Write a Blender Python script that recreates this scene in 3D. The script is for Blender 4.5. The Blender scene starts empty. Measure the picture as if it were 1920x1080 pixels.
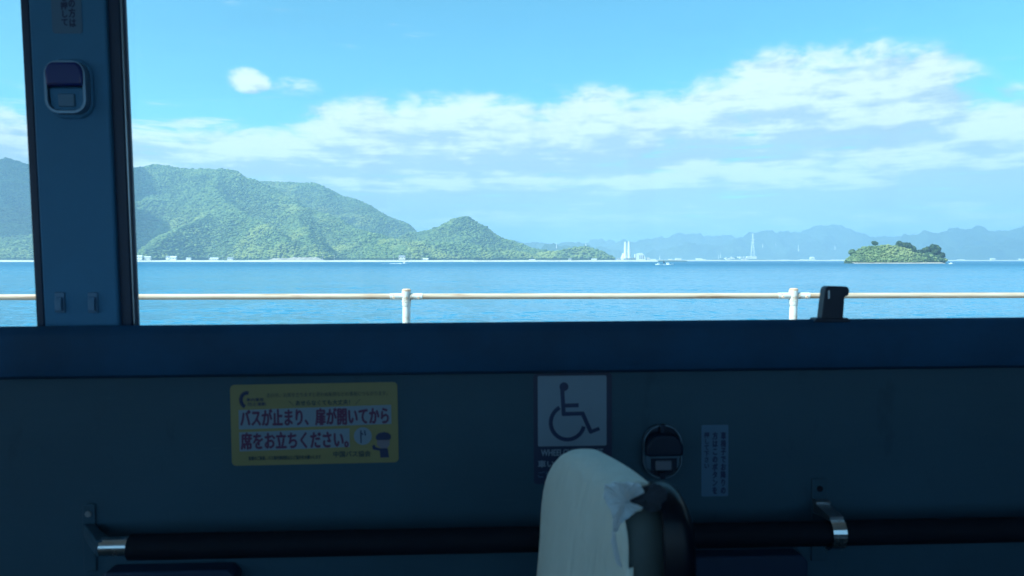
import bpy, bmesh, math, random
import numpy as np
from mathutils import Vector, Matrix
R = math.radians
random.seed(7)
rng = np.random.default_rng(11)
sc = bpy.context.scene
col = sc.collection

# ------------------------------------------------------------------ camera
CAM = np.array([0.0, 0.0, 2.1])
FPX, HORIZON = 1400.0, 488.3
PITCH = math.atan((540 - HORIZON) / FPX)
SEA_Z = -1.6
cd = bpy.data.cameras.new('camera'); cam = bpy.data.objects.new('camera', cd); col.objects.link(cam)
cam.location = CAM; cam.rotation_euler = (R(90) - PITCH, 0, 0)
cd.sensor_width = 36; cd.lens = 36 * FPX / 1920
cd.clip_start = 0.02; cd.clip_end = 90000
cd.dof.use_dof = True; cd.dof.focus_distance = 60; cd.dof.aperture_fstop = 8
sc.camera = cam

# ------------------------------------------------------------------ sun, sky, exposure
SUN = Vector((-0.78, -0.45, 0.85)).normalized()          # towards the sun
SUN_EL = math.asin(SUN.z); SUN_AZ = math.atan2(SUN.x, SUN.y)
sd = bpy.data.lights.new('sun', 'SUN'); sd.energy = 5.0; sd.angle = R(0.53); sd.color = (1.0, 0.95, 0.88)
so = bpy.data.objects.new('sun', sd); col.objects.link(so)
so.rotation_euler = (-SUN).to_track_quat('-Z', 'Y').to_euler(); so.location = (-40, -40, 60)
SKY_STRENGTH = 0.092
SKY_TONE = (.56, 1.10, 1.02, 1)                         # clear, slightly cyan sea air
CLOUD_SHADE = (4.1, 3.95, 3.95, 1); CLOUD_LIT = (7.6, 6.6, 5.8, 1)
GLASS_TINT = (.70, .91, .98)                         # blue-green bus glass
FAR_TINT = (.50, .74, .90)                           # glass on the opposite side
sc.view_settings.view_transform = 'Standard'; sc.view_settings.look = 'None'
sc.view_settings.exposure = 1.2; sc.view_settings.gamma = 1.0
sc.view_settings.use_curve_mapping = False

class NT:
    """small wrapper for node trees"""
    def __init__(s, tree): s.t = tree; s.n = tree.nodes; s.l = tree.links
    def new(s, kind, **kw):
        n = s.n.new(kind)
        for k, v in kw.items(): setattr(n, k, v)
        return n
    def put(s, sock, v):
        if v is None: return
        if hasattr(v, 'links') or isinstance(v, bpy.types.NodeSocket): s.l.new(v, sock)
        else: sock.default_value = v
    def m(s, op, a, b=None, c=None, clamp=False):
        n = s.n.new('ShaderNodeMath'); n.operation = op; n.use_clamp = clamp
        s.put(n.inputs[0], a); s.put(n.inputs[1], b); s.put(n.inputs[2], c)
        return n.outputs[0]
    def vm(s, op, a, b=None, sc_=None):
        n = s.n.new('ShaderNodeVectorMath'); n.operation = op
        s.put(n.inputs[0], a); s.put(n.inputs[1], b)
        if sc_ is not None: s.put(n.inputs['Scale'], sc_)
        return n.outputs['Value'] if op in ('LENGTH', 'DOT_PRODUCT', 'DISTANCE') else n.outputs[0]
    def xyz(s, x, y, z):
        n = s.n.new('ShaderNodeCombineXYZ'); s.put(n.inputs[0], x); s.put(n.inputs[1], y); s.put(n.inputs[2], z); return n.outputs[0]
    def sep(s, v):
        n = s.n.new('ShaderNodeSeparateXYZ'); s.put(n.inputs[0], v); return n.outputs
    def noise(s, vec, scale, detail=4, rough=0.55, lac=2.0, out='Fac', dist=0.0):
        n = s.n.new('ShaderNodeTexNoise'); s.put(n.inputs['Vector'], vec); n.inputs['Scale'].default_value = scale
        n.inputs['Detail'].default_value = detail; n.inputs['Roughness'].default_value = rough
        n.inputs['Lacunarity'].default_value = lac; n.inputs['Distortion'].default_value = dist
        return n.outputs[out]
    def smooth(s, v, a, b, lo=0.0, hi=1.0):
        n = s.n.new('ShaderNodeMapRange'); n.interpolation_type = 'SMOOTHSTEP'
        s.put(n.inputs[0], v); s.put(n.inputs[1], a); s.put(n.inputs[2], b); s.put(n.inputs[3], lo); s.put(n.inputs[4], hi)
        return n.outputs[0]
    def mix(s, f, a, b, mode='MIX'):
        n = s.n.new('ShaderNodeMix'); n.data_type = 'RGBA'; n.blend_type = mode
        s.put(n.inputs[0], f); s.put(n.inputs[6], a); s.put(n.inputs[7], b); return n.outputs[2]
    def ramp(s, f, stops):
        n = s.n.new('ShaderNodeValToRGB'); s.put(n.inputs[0], f)
        e = n.color_ramp.elements
        while len(e) < len(stops): e.new(0.5)
        for i, (p, c) in enumerate(stops): e[i].position = p; e[i].color = (*c, 1)
        return n.outputs[0]

def px_az(px): return math.atan((px - 960) / FPX)
def px_el(px, py): return (HORIZON - py) / FPX * math.cos(px_az(px))

def cloud_group():
    g = bpy.data.node_groups.new('cloud_density', 'ShaderNodeTree')
    g.interface.new_socket('Direction', in_out='INPUT', socket_type='NodeSocketVector')
    g.interface.new_socket('Density', in_out='OUTPUT', socket_type='NodeSocketFloat'); g.interface.new_socket('Raw', in_out='OUTPUT', socket_type='NodeSocketFloat')
    t = NT(g); gi = t.new('NodeGroupInput'); go = t.new('NodeGroupOutput')
    x, y, z = t.sep(gi.outputs[0])
    h = t.m('SQRT', t.m('ADD', t.m('MULTIPLY', x, x), t.m('ADD', t.m('MULTIPLY', y, y), 1e-5)))
    nx = t.m('DIVIDE', x, h); ny = t.m('DIVIDE', y, h); el = t.m('MAXIMUM', t.m('DIVIDE', z, h), -0.02)
    az = t.m('ARCTAN2', x, y)
    w = t.m('LOGARITHM', t.m('ADD', el, 0.045), math.e)
    v1 = t.xyz(nx, ny, t.m('MULTIPLY', w, 0.52))
    v2 = t.xyz(nx, ny, t.m('MULTIPLY', w, 1.9))
    f1 = t.noise(v1, 14.0, 8, 0.62, dist=0.2)
    f2 = t.noise(v2, 10.0, 7, 0.62)
    f3 = t.noise(v1, 4.5, 2, 0.5)
    # cumulus banks: (px, py of the widest level, half width, rise, fall, weight); 1920 x 1080 measures turned to azimuth / elevation
    banks = [(470, 156, 40, 27, 22, .72), (494, 160, 26, 18, 16, .62), (560, 172, 58, 24, 18, .56), (420, 288, 130, 46, 40, .86), (600, 285, 220, 58, 44, .86), (860, 268, 300, 86, 46, .98),
             (1120, 262, 170, 88, 44, 1.04), (1310, 240, 170, 80, 44, .90), (1530, 225, 270, 128, 50, 1.04), (1690, 215, 140, 118, 60, 1.06),
             (1820, 292, 380, 112, 46, .96), (1480, 335, 460, 44, 34, .84), (820, 338, 420, 30, 30, .76), (2250, 260, 300, 90, 60, .95), (-150, 250, 320, 80, 60, .85)]
    cov = None
    for (px, py, rx, up_, dn, wt) in banks:
        a0, e0 = px_az(px), px_el(px, py); c = math.cos(a0)
        dy = t.m('SUBTRACT', el, e0)
        dyn = t.m('MAXIMUM', t.m('DIVIDE', dy, up_ / FPX * c), t.m('DIVIDE', dy, -dn / FPX * c))
        dxn = t.m('DIVIDE', t.m('SUBTRACT', az, a0), rx / FPX * c * c)
        d = t.m('SQRT', t.m('ADD', t.m('MULTIPLY', dxn, dxn), t.m('MULTIPLY', dyn, dyn)))
        k = t.smooth(d, 1.5, 0.2, 0.0, wt)
        cov = k if cov is None else t.m('MAXIMUM', cov, k)
    # the same kind of sky all round: loose banks at other bearings, none right overhead
    side = t.smooth(t.m('ABSOLUTE', az), 0.62, 0.95)
    gen = t.m('MULTIPLY', t.m('MULTIPLY', t.smooth(f3, 0.45, 0.65, 0.0, 0.9), side), t.smooth(el, 0.8, 0.2))
    cov = t.m('MAXIMUM', cov, gen)
    raw = t.m('ADD', cov, t.m('ADD', t.m('MULTIPLY', t.m('SUBTRACT', f1, 0.5), 1.9), t.m('MULTIPLY', t.m('SUBTRACT', f3, 0.5), .15)))
    cum = t.m('MULTIPLY', t.smooth(raw, -0.02, 0.82), t.smooth(cov, 0.02, 0.30))
    band = t.m('MULTIPLY', t.smooth(el, 0.21, 0.12, 0.0, 0.92), 1.0)
    strat = t.smooth(t.m('ADD', band, t.m('MULTIPLY', t.m('SUBTRACT', f2, 0.5), 2.0)), 0.16, 0.90, 0.0, 0.95)
    t.l.new(t.m('MAXIMUM', cum, strat), go.inputs[0]); t.l.new(t.m('ADD', raw, t.m('MULTIPLY', f2, 1.3)), go.inputs[1])
    return g

world = bpy.data.worlds.new('World'); sc.world = world; world.use_nodes = True
wt = NT(world.node_tree); wt.n.clear()
tc = wt.new('ShaderNodeTexCoord')
sky = wt.new('ShaderNodeTexSky', sky_type='NISHITA'); sky.sun_disc = False
sky.sun_elevation = SUN_EL; sky.sun_rotation = SUN_AZ; sky.altitude = 5; sky.air_density = 1.0; sky.dust_density = 0.15; sky.ozone_density = 1.6
cg = cloud_group()
g1 = wt.new('ShaderNodeGroup', node_tree=cg); g2 = wt.new('ShaderNodeGroup', node_tree=cg)
wt.l.new(tc.outputs['Generated'], g1.inputs[0])
wt.l.new(wt.vm('ADD', tc.outputs['Generated'], (-0.012, 0.0, 0.020)), g2.inputs[0])
lit = wt.smooth(wt.m('SUBTRACT', g1.outputs[1], g2.outputs[1]), -0.30, 0.42)
cloud_col = wt.mix(lit, CLOUD_SHADE, CLOUD_LIT)
clear = wt.mix(1.0, sky.outputs[0], SKY_TONE, 'MULTIPLY')
skyc = wt.mix(wt.smooth(g1.outputs[0], 0.0, 1.0, 0.0, 0.92), clear, cloud_col)
bg = wt.new('ShaderNodeBackground'); bg.inputs[1].default_value = SKY_STRENGTH
wt.l.new(skyc, bg.inputs[0])
wo = wt.new('ShaderNodeOutputWorld'); wt.l.new(bg.outputs[0], wo.inputs[0])
try:
    world.cycles.sampling_method = 'MANUAL'; world.cycles.sample_map_resolution = 1024
except Exception: pass

cy = sc.cycles
cy.use_denoising = True
try: cy.denoiser = 'OPENIMAGEDENOISE'
except Exception: pass
cy.max_bounces = 10; cy.diffuse_bounces = 5; cy.glossy_bounces = 4; cy.transmission_bounces = 4; cy.transparent_max_bounces = 16; cy.volume_bounces = 2
cy.sample_clamp_indirect = 6.0; cy.caustics_reflective = False; cy.caustics_refractive = False

# ------------------------------------------------------------------ measuring helpers
def ray(px, py):
    u = (px - 960) / FPX; v = (540 - py) / FPX
    return np.array([u, math.cos(PITCH) + v * math.sin(PITCH), -math.sin(PITCH) + v * math.cos(PITCH)])
def at(px, py, Y):
    """world point seen at (px, py) of the 1920 x 1080 photograph, Y metres ahead"""
    d = ray(px, py); return CAM + d * ((Y - CAM[1]) / d[1])
# the bus stands turned 2.2 degrees from the lens and 0.34 degrees nose-up
TH, BE = R(2.16), R(0.34)
e1 = np.array([math.cos(TH) * math.cos(BE), math.sin(TH) * math.cos(BE), math.sin(BE)])
e2 = np.array([-math.sin(TH), math.cos(TH), 0.0]); e3 = np.cross(e1, e2)
RB = np.stack([e1, e2, e3], axis=1)
RBM = Matrix(RB.tolist()).to_4x4()
D0 = 1.40 * math.cos(TH)
def L(px, py, off=0.0):
    """bus coordinates (along, across, up) of a pixel on the plane `off` beyond the side panel"""
    o = RB.T @ CAM; d = RB.T @ ray(px, py)
    return o + d * ((D0 + off - o[1]) / d[1])

# ------------------------------------------------------------------ materials
MATS = {}
def mat(name, color=(.5, .5, .5), rough=.5, metal=0.0, vary=0.0, vscale=8.0, bump=0.0, bscale=60.0, spec=0.5, obj_space=True, builder=None):
    m = bpy.data.materials.new(name); m.use_nodes = True; t = NT(m.node_tree)
    b = t.n['Principled BSDF']
    b.inputs['Base Color'].default_value = (*color, 1); b.inputs['Roughness'].default_value = rough
    b.inputs['Metallic'].default_value = metal; b.inputs['Specular IOR Level'].default_value = spec
    tcn = t.new('ShaderNodeTexCoord')
    if vary:
        f = t.noise(tcn.outputs['Object'], vscale, 5, 0.6)
        lo = tuple(c * (1 - vary) for c in color); hi = tuple(min(1, c * (1 + vary)) for c in color)
        t.l.new(t.ramp(f, [(0.3, lo), (0.7, hi)]), b.inputs['Base Color'])
        t.l.new(t.smooth(f, 0.2, 0.8, max(0.02, rough - .12), min(1, rough + .12)), b.inputs['Roughness'])
    if bump:
        n = t.new('ShaderNodeBump'); n.inputs['Strength'].default_value = bump; n.inputs['Distance'].default_value = 0.002
        t.l.new(t.noise(tcn.outputs['Object'], bscale, 4, 0.6), n.inputs['Height']); t.l.new(n.outputs[0], b.inputs['Normal'])
    if builder: builder(t, b, tcn)
    MATS[name] = m
    return m

# ------------------------------------------------------------------ mesh helpers
class MB:
    def __init__(s): s.v = []; s.f = []
    def add(s, vs, fs):
        k = len(s.v); s.v += [tuple(map(float, p)) for p in vs]; s.f += [tuple(i + k for i in f) for f in fs]; return s
    def box(s, x0, x1, y0, y1, z0, z1):
        return s.add([(x0, y0, z0), (x1, y0, z0), (x1, y1, z0), (x0, y1, z0), (x0, y0, z1), (x1, y0, z1), (x1, y1, z1), (x0, y1, z1)],
                     [(3, 2, 1, 0), (4, 5, 6, 7), (0, 1, 5, 4), (1, 2, 6, 5), (2, 3, 7, 6), (3, 0, 4, 7)])
    def prism(s, poly, axis, a, b):
        """extrude a closed 2D outline along an axis ('x': poly is (y,z); 'y': (x,z); 'z': (x,y))"""
        n = len(poly)
        def P(p, c): return {'x': (c, p[0], p[1]), 'y': (p[0], c, p[1]), 'z': (p[0], p[1], c)}[axis]
        vs = [P(p, a) for p in poly] + [P(p, b) for p in poly]
        fs = [tuple(range(n)), tuple(range(2 * n - 1, n - 1, -1))] + [(i, i + n, (i + 1) % n + n, (i + 1) % n) for i in range(n)]
        return s.add(vs, fs)
    def tube(s, p0, p1, r0, r1=None, n=16, caps=True):
        r1 = r0 if r1 is None else r1
        a = np.array(p0, float); b = np.array(p1, float); d = (b - a) / np.linalg.norm(b - a)
        q = np.array([0, 0, 1.0]) if abs(d[2]) < .9 else np.array([1.0, 0, 0])
        u = np.cross(d, q); u /= np.linalg.norm(u); w = np.cross(d, u)
        vs = []
        for c, r in ((a, r0), (b, r1)):
            for i in range(n):
                t = 2 * math.pi * i / n; vs.append(c + r * (math.cos(t) * u + math.sin(t) * w))
        fs = [(i, (i + 1) % n, (i + 1) % n + n, i + n) for i in range(n)]
        if caps: fs += [tuple(range(n - 1, -1, -1)), tuple(range(n, 2 * n))]
        return s.add(vs, fs)
    def lathe(s, prof, n=24, axis='z', c=(0, 0, 0)):
        """prof: (radius, height) rows"""
        vs = []
        for (r, h) in prof:
            for i in range(n):
                t = 2 * math.pi * i / n; a, b = r * math.cos(t), r * math.sin(t)
                p = {'z': (a, b, h), 'y': (a, h, b), 'x': (h, a, b)}[axis]
                vs.append((p[0] + c[0], p[1] + c[1], p[2] + c[2]))
        fs = []
        for k in range(len(prof) - 1):
            for i in range(n): fs.append((k * n + i, k * n + (i + 1) % n, (k + 1) * n + (i + 1) % n, (k + 1) * n + i))
        fs += [tuple(range(n - 1, -1, -1)), tuple(range((len(prof) - 1) * n, len(prof) * n))]
        return s.add(vs, fs)
    def build(s, name, m, parent=None, smooth=False, bevel=0.0, segs=2, loc=None):
        me = bpy.data.meshes.new(name); me.from_pydata(s.v, [], s.f)
        bm = bmesh.new(); bm.from_mesh(me); bmesh.ops.recalc_face_normals(bm, faces=bm.faces); bm.to_mesh(me); bm.free()
        me.materials.append(m)
        o = bpy.data.objects.new(name, me); col.objects.link(o)
        if parent is not None: o.parent = parent
        if loc is not None: o.location = loc
        if bevel:
            b = o.modifiers.new('bevel', 'BEVEL'); b.width = bevel; b.segments = segs; b.limit_method = 'ANGLE'; b.angle_limit = R(35)
        if smooth or bevel:
            me.polygons.foreach_set('use_smooth', [True] * len(me.polygons))
            try: me.set_sharp_from_angle(angle=R(40))
            except Exception: pass
        return o

def tag(o, label, cat=None, group=None, kind=None):
    o['label'] = label
    if cat: o['category'] = cat
    if group: o['group'] = group
    if kind: o['kind'] = kind
    return o
def empty(name, loc=(0, 0, 0), rot=None):
    o = bpy.data.objects.new(name, None); col.objects.link(o); o.empty_display_size = .1
    if rot is not None: o.matrix_world = Matrix.Translation(Vector(loc)) @ rot
    else: o.location = loc
    return o
def bus_root(name, p):
    """Empty at bus coordinates p, turned with the bus"""
    return empty(name, tuple(RB @ np.array(p, float)), RBM)
def copy_tree(o, parent=None):
    c = o.copy(); col.objects.link(c); c.parent = parent
    for ch in o.children: copy_tree(ch, c)
    return c

# ------------------------------------------------------------------ numpy noise
_perm = rng.permutation(512)
_perm = np.concatenate([_perm, _perm, _perm])
_ga = rng.uniform(0, 2 * math.pi, 512); _gx, _gy = np.cos(_ga), np.sin(_ga)
def perlin(x, y):
    xi = np.floor(x).astype(int); yi = np.floor(y).astype(int); xf = x - xi; yf = y - yi
    u = xf * xf * xf * (xf * (xf * 6 - 15) + 10); v = yf * yf * yf * (yf * (yf * 6 - 15) + 10)
    def g(ix, iy, dx, dy):
        h = _perm[(_perm[ix & 511] + (iy & 511)) & 511]; return _gx[h] * dx + _gy[h] * dy
    a = g(xi, yi, xf, yf); b = g(xi + 1, yi, xf - 1, yf); c = g(xi, yi + 1, xf, yf - 1); d = g(xi + 1, yi + 1, xf - 1, yf - 1)
    return (a + u * (b - a)) + v * ((c + u * (d - c)) - (a + u * (b - a)))
def fbm(x, y, oct=5, gain=.5):
    s = 0; a = 1
    for k in range(oct): s = s + a * perlin(x + 17.3 * k, y - 9.1 * k); a *= gain; x = x * 2.03; y = y * 2.03
    return s
def ridged(x, y, oct=5, gain=.5):
    s = 0; a = 1
    for k in range(oct): s = s + a * (1 - 2 * np.abs(perlin(x + 31.7 * k, y + 5.9 * k))); a *= gain; x = x * 2.1; y = y * 2.1
    return s

# ================================================================== THE SETTING OUTSIDE
def water_b(t, b, tcn):
    g = t.new('ShaderNodeNewGeometry')
    p = g.outputs['Position']
    def slopes(scale, stretch, amp, detail):
        v = t.vm('MULTIPLY', p, (scale / stretch, scale, scale))
        return t.vm('SCALE', t.vm('SUBTRACT', t.noise(v, 1.0, detail, .6, out='Color'), (.5, .5, .5)), sc_=amp)
    s = t.vm('ADD', slopes(1.3, 1.3, .95, 4), slopes(.16, 1.6, .45, 3))
    # gusts: wide streaks where the chop is stronger
    gust = t.noise(t.vm('MULTIPLY', p, (.0035, .018, 0)), 1.0, 4, .6)
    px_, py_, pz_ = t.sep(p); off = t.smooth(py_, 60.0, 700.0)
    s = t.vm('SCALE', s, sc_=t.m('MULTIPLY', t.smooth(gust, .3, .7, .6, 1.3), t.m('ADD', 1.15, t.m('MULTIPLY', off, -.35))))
    sx, sy, sz = t.sep(s)
    n = t.vm('NORMALIZE', t.xyz(sx, sy, 1.0))
    t.l.new(n, b.inputs['Normal'])
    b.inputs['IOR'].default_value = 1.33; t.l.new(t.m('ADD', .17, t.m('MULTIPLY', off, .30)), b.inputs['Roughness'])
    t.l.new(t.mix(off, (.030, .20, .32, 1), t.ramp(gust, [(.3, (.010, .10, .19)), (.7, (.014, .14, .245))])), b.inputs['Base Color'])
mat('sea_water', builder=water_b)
mat('asphalt', (.05, .05, .052), .9, vary=.3, vscale=3, bump=.5, bscale=200)
mat('concrete', (.36, .35, .33), .85, vary=.18, vscale=2.5, bump=.4, bscale=90)
mat('shore_rock', (.40, .35, .29), .95, vary=.35, vscale=.3)
mat('pale_sand', (.62, .57, .48), .95, vary=.15, vscale=.02)
mat('bare_earth', (.36, .31, .25), .95, vary=.3, vscale=.05)
mat('forest_floor', (.03, .055, .018), .95, vary=.4, vscale=.01)
mat('house_white', (.78, .77, .74), .7, vary=.06, vscale=.2)
mat('house_cream', (.62, .58, .5), .75, vary=.08, vscale=.2)
mat('roof_grey', (.28, .29, .31), .6, vary=.15, vscale=.3)
mat('roof_pale', (.7, .7, .7), .5, vary=.08, vscale=.3)
mat('window_dark', (.05, .06, .07), .2)
mat('pole_grey', (.45, .45, .44), .7)
mat('tower_white', (.8, .8, .8), .5)
mat('boat_white', (.82, .82, .8), .35, vary=.05, vscale=1.5)
mat('boat_dark', (.05, .08, .1), .6)
mat('foam', (.85, .87, .88), .8, vary=.1, vscale=2)
mat('bark', (.09, .065, .045), .9, vary=.3, vscale=3)
mat('road_paint', (.78, .78, .75), .6, vary=.1, vscale=4)

def foliage_b(dark, mid, light, patch=0.0055, bright=(.26, .29, .075)):
    def f(t, b, tcn):
        oi = t.new('ShaderNodeObjectInfo'); g = t.new('ShaderNodeNewGeometry')
        c = t.ramp(oi.outputs['Random'], [(0.0, dark), (.45, mid), (1.0, light)])
        n = t.noise(g.outputs['Position'], patch, 4, .6)
        zz = t.sep(g.outputs['Position'])[2]
        c = t.mix(t.smooth(t.m('ADD', n, t.smooth(zz, 20.0, 130.0, .07, -.03)), .53, .66, 0, .85), c, (*bright, 1))
        n2 = t.noise(g.outputs['Position'], patch * 2.3, 3, .6)
        c = t.mix(t.smooth(n2, .52, .66, 0, .85), c, (*dark, 1))
        t.l.new(c, b.inputs['Base Color']); b.inputs['Roughness'].default_value = .85; b.inputs['Specular IOR Level'].default_value = .2
    return f
mat('hill_foliage', builder=foliage_b((.072, .118, .044), (.125, .180, .055), (.18, .235, .068)))
mat('island_foliage', builder=foliage_b((.10, .155, .06), (.15, .205, .078), (.20, .25, .095), .03, (.27, .30, .11)))
mat('dark_foliage', builder=foliage_b((.020, .042, .022), (.030, .060, .026), (.045, .08, .03), .05, (.06, .09, .03)))
def far_b(t, b, tcn):
    g = t.new('ShaderNodeNewGeometry')
    n = t.noise(g.outputs['Position'], .004, 8, .65)
    t.l.new(t.ramp(n, [(.3, (.018, .038, .02)), (.55, (.045, .075, .03)), (.75, (.085, .11, .045))]), b.inputs['Base Color'])
    b.inputs['Roughness'].default_value = .95; b.inputs['Specular IOR Level'].default_value = .1
    bu = t.new('ShaderNodeBump'); bu.inputs['Strength'].default_value = 1.0; bu.inputs['Distance'].default_value = 14
    t.l.new(t.noise(g.outputs['Position'], .03, 5, .6), bu.inputs['Height']); t.l.new(bu.outputs[0], b.inputs['Normal'])
mat('far_forest', builder=far_b)

def sheet(name, x0, x1, y0, y1, z, m, th=None):
    mb = MB()
    if th: mb.box(x0, x1, y0, y1, z - th, z)
    else: mb.add([(x0, y0, z), (x1, y0, z), (x1, y1, z), (x0, y1, z)], [(0, 1, 2, 3)])
    o = mb.build(name, m); o['kind'] = 'structure'; return o
def along(s, n, z): return (n * -math.sin(TH) + s * math.cos(TH), n * math.cos(TH) + s * math.sin(TH), z)
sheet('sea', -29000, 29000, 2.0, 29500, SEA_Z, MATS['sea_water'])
# road and sea wall run with the bus
def strip(name, n0, n1, z0, z1, m, s0=-60, s1=60):
    mb = MB(); vs = []
    for z in (z0, z1):
        for (s, n) in ((s0, n0), (s1, n0), (s1, n1), (s0, n1)): vs.append(along(s, n, z))
    mb.add(vs, [(3, 2, 1, 0), (4, 5, 6, 7), (0, 1, 5, 4), (1, 2, 6, 5), (2, 3, 7, 6), (3, 0, 4, 7)])
    o = mb.build(name, m); o['kind'] = 'structure'; return o
strip('ground', -400, 5.25, -3.0, -0.004, MATS['concrete'], -600, 600)
strip('road', -5.0, 4.7, -0.004, 0.0, MATS['asphalt'])
strip('kerb', 4.7, 4.9, -.004, .14, MATS['concrete'])
strip('road_marking', 4.3, 4.42, 0.0, .004, MATS['road_paint'])
sw = strip('sea_wall', 5.25, 5.95, -3.2, .86, MATS['concrete'])

# ---- hills
def crest_field(X, Y, crests, skirt=25.0, k=7.0):
    acc = np.zeros_like(X); near_crest = np.zeros_like(X)
    for pts, sp in crests:
        P = [at(*p) for p in pts]
        best = np.zeros_like(X)
        for a, b in zip(P[:-1], P[1:]):
            dx, dy = b[0] - a[0], b[1] - a[1]; L2 = dx * dx + dy * dy
            t = np.clip(((X - a[0]) * dx + (Y - a[1]) * dy) / L2, 0, 1)
            d = np.hypot(X - a[0] - t * dx, Y - a[1] - t * dy)
            H = np.maximum((a[2] + t * (b[2] - a[2])) - SEA_Z, 0)
            W = H * sp + skirt
            q = np.clip(1 - d / W, 0, 1)
            h = H * np.where(q > .93, q, q) ** 1.12
            best = np.maximum(best, h); near_crest = np.maximum(near_crest, np.where(h >= .9 * np.maximum(acc, 1), q, 0))
        acc = np.maximum(acc, best) + k * np.log1p(np.exp(-np.abs(acc - best) / k)) * (np.minimum(acc, best) > 1)
    return acc, near_crest
def hill_mesh(name, x0, x1, y0, y1, step, crests, m, rough=0.10, wl=260.0, seed=0.0, base=0.0, shore=None, skirt=25.0, k=7.0, fine=0.0):
    xs = np.arange(x0, x1 + step, step); ys = np.arange(y0, y1 + step, step)
    X, Y = np.meshgrid(xs, ys)
    h, nc = crest_field(X, Y, crests, skirt, k)
    if fine: h = h + fine * np.clip(h / 60, 0, 1) * fbm(X / 130 + 3.3, Y / 130, 4, .6)
    amp = np.clip(h, 0, 140) * rough * (1 - .8 * nc ** 6)
    h = h + amp * (ridged(X / wl + seed, Y / wl - seed, 5) - .35) * .8 + np.clip(h, 0, 20) * .1 * fbm(X / 40, Y / 40, 3)
    Z = SEA_Z - 3 + h * 1.0 + base
    Z = np.where(h > 3, SEA_Z + h + base, SEA_Z - 2 + h * 1.6 + base)
    if shore is not None: Z = np.maximum(Z, np.where(Y > shore(X), SEA_Z + 3.2 + fbm(X / 60, Y / 60, 2), -30))
    ny, nx = X.shape
    v = np.stack([X, Y, Z], -1).reshape(-1, 3)
    i = np.arange(ny * nx).reshape(ny, nx)
    f = np.stack([i[:-1, :-1], i[:-1, 1:], i[1:, 1:], i[1:, :-1]], -1).reshape(-1, 4)
    zf = Z.reshape(-1)[f].max(1); f = f[zf > SEA_Z - .5]
    me = bpy.data.meshes.new(name); me.from_pydata(v.tolist(), [], f.tolist()); me.materials.append(m)
    me.polygons.foreach_set('use_smooth', [True] * len(me.polygons))
    o = bpy.data.objects.new(name, me); col.objects.link(o); o['kind'] = 'structure'
    return o, X, Y, Z
massif = [
    ([(-330, 400, 3000), (-100, 335, 3000), (0, 305, 3000), (14, 301, 3000), (35, 306, 3000), (55, 313, 3000), (110, 331, 3000), (160, 329, 3000), (215, 317, 3000), (253, 316, 3000), (290, 314, 3000),
      (320, 316, 3000), (352, 321, 3000), (385, 323, 3000), (414, 320, 3000), (440, 324, 3000), (462, 336, 2990), (480, 345, 2960), (530, 374, 2860), (590, 402, 2720), (650, 428, 2560), (710, 448, 2380), (770, 466, 2200)], 1.55),
    ([(400, 352, 3600), (470, 346, 3600), (510, 345, 3600), (560, 345, 3600), (592, 347, 3600), (610, 357, 3600), (632, 369, 3580), (660, 375, 3560), (690, 387, 3540), (715, 403, 3520), (745, 424, 3500), (775, 437, 3450), (800, 444, 3400), (860, 462, 3300)], 1.5),
    ([(414, 322, 3000), (400, 352, 2780), (420, 380, 2600), (455, 405, 2430), (500, 428, 2280), (540, 455, 2130)], 1.0),
    ([(420, 390, 2560), (375, 413, 2430), (335, 430, 2300), (300, 452, 2180), (268, 476, 2070)], 1.0),
    ([(560, 392, 2700), (560, 420, 2450), (575, 445, 2250), (590, 468, 2110)], 1.15),
    ([(-120, 440, 2600), (-30, 428, 2600), (14, 424, 2600), (35, 431, 2600), (58, 424, 2600), (120, 440, 2600), (170, 474, 2600)], 1.6),
    ([(-120, 462, 2250), (0, 455, 2250), (60, 453, 2250), (150, 468, 2250), (250, 481, 2200)], 2.0),
    ([(770, 441, 2800), (800, 436, 2800), (822, 430, 2800), (842, 422, 2800), (860, 415, 2800), (872, 412, 2800), (886, 419, 2800), (910, 433, 2790), (945, 450, 2760), (985, 464, 2720), (1030, 474, 2660), (1070, 481, 2600)], 1.5),
    ([(690, 455, 2400), (760, 456, 2350), (830, 459, 2340), (890, 463, 2350), (950, 472, 2360), (1000, 480, 2370)], 1.5),
    ([(1010, 478, 2500), (1045, 472, 2500), (1075, 469, 2500), (1098, 466, 2500), (1115, 469, 2490), (1130, 475, 2480), (1142, 485, 2470)], 1.1),
]
def shore_y(X): return 1990 + 28 * np.sin(X / 210.) + 18 * np.sin(X / 83.) + np.clip((X + 300) * .55, 0, 380)
hill, HX, HY, HZ = hill_mesh('hill', -2950, 560, 1960, 4350, 9.0, massif, MATS['forest_floor'], rough=.30, wl=290., shore=shore_y, fine=6.)
hill['label'] = 'wooded hills across the water'

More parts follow.
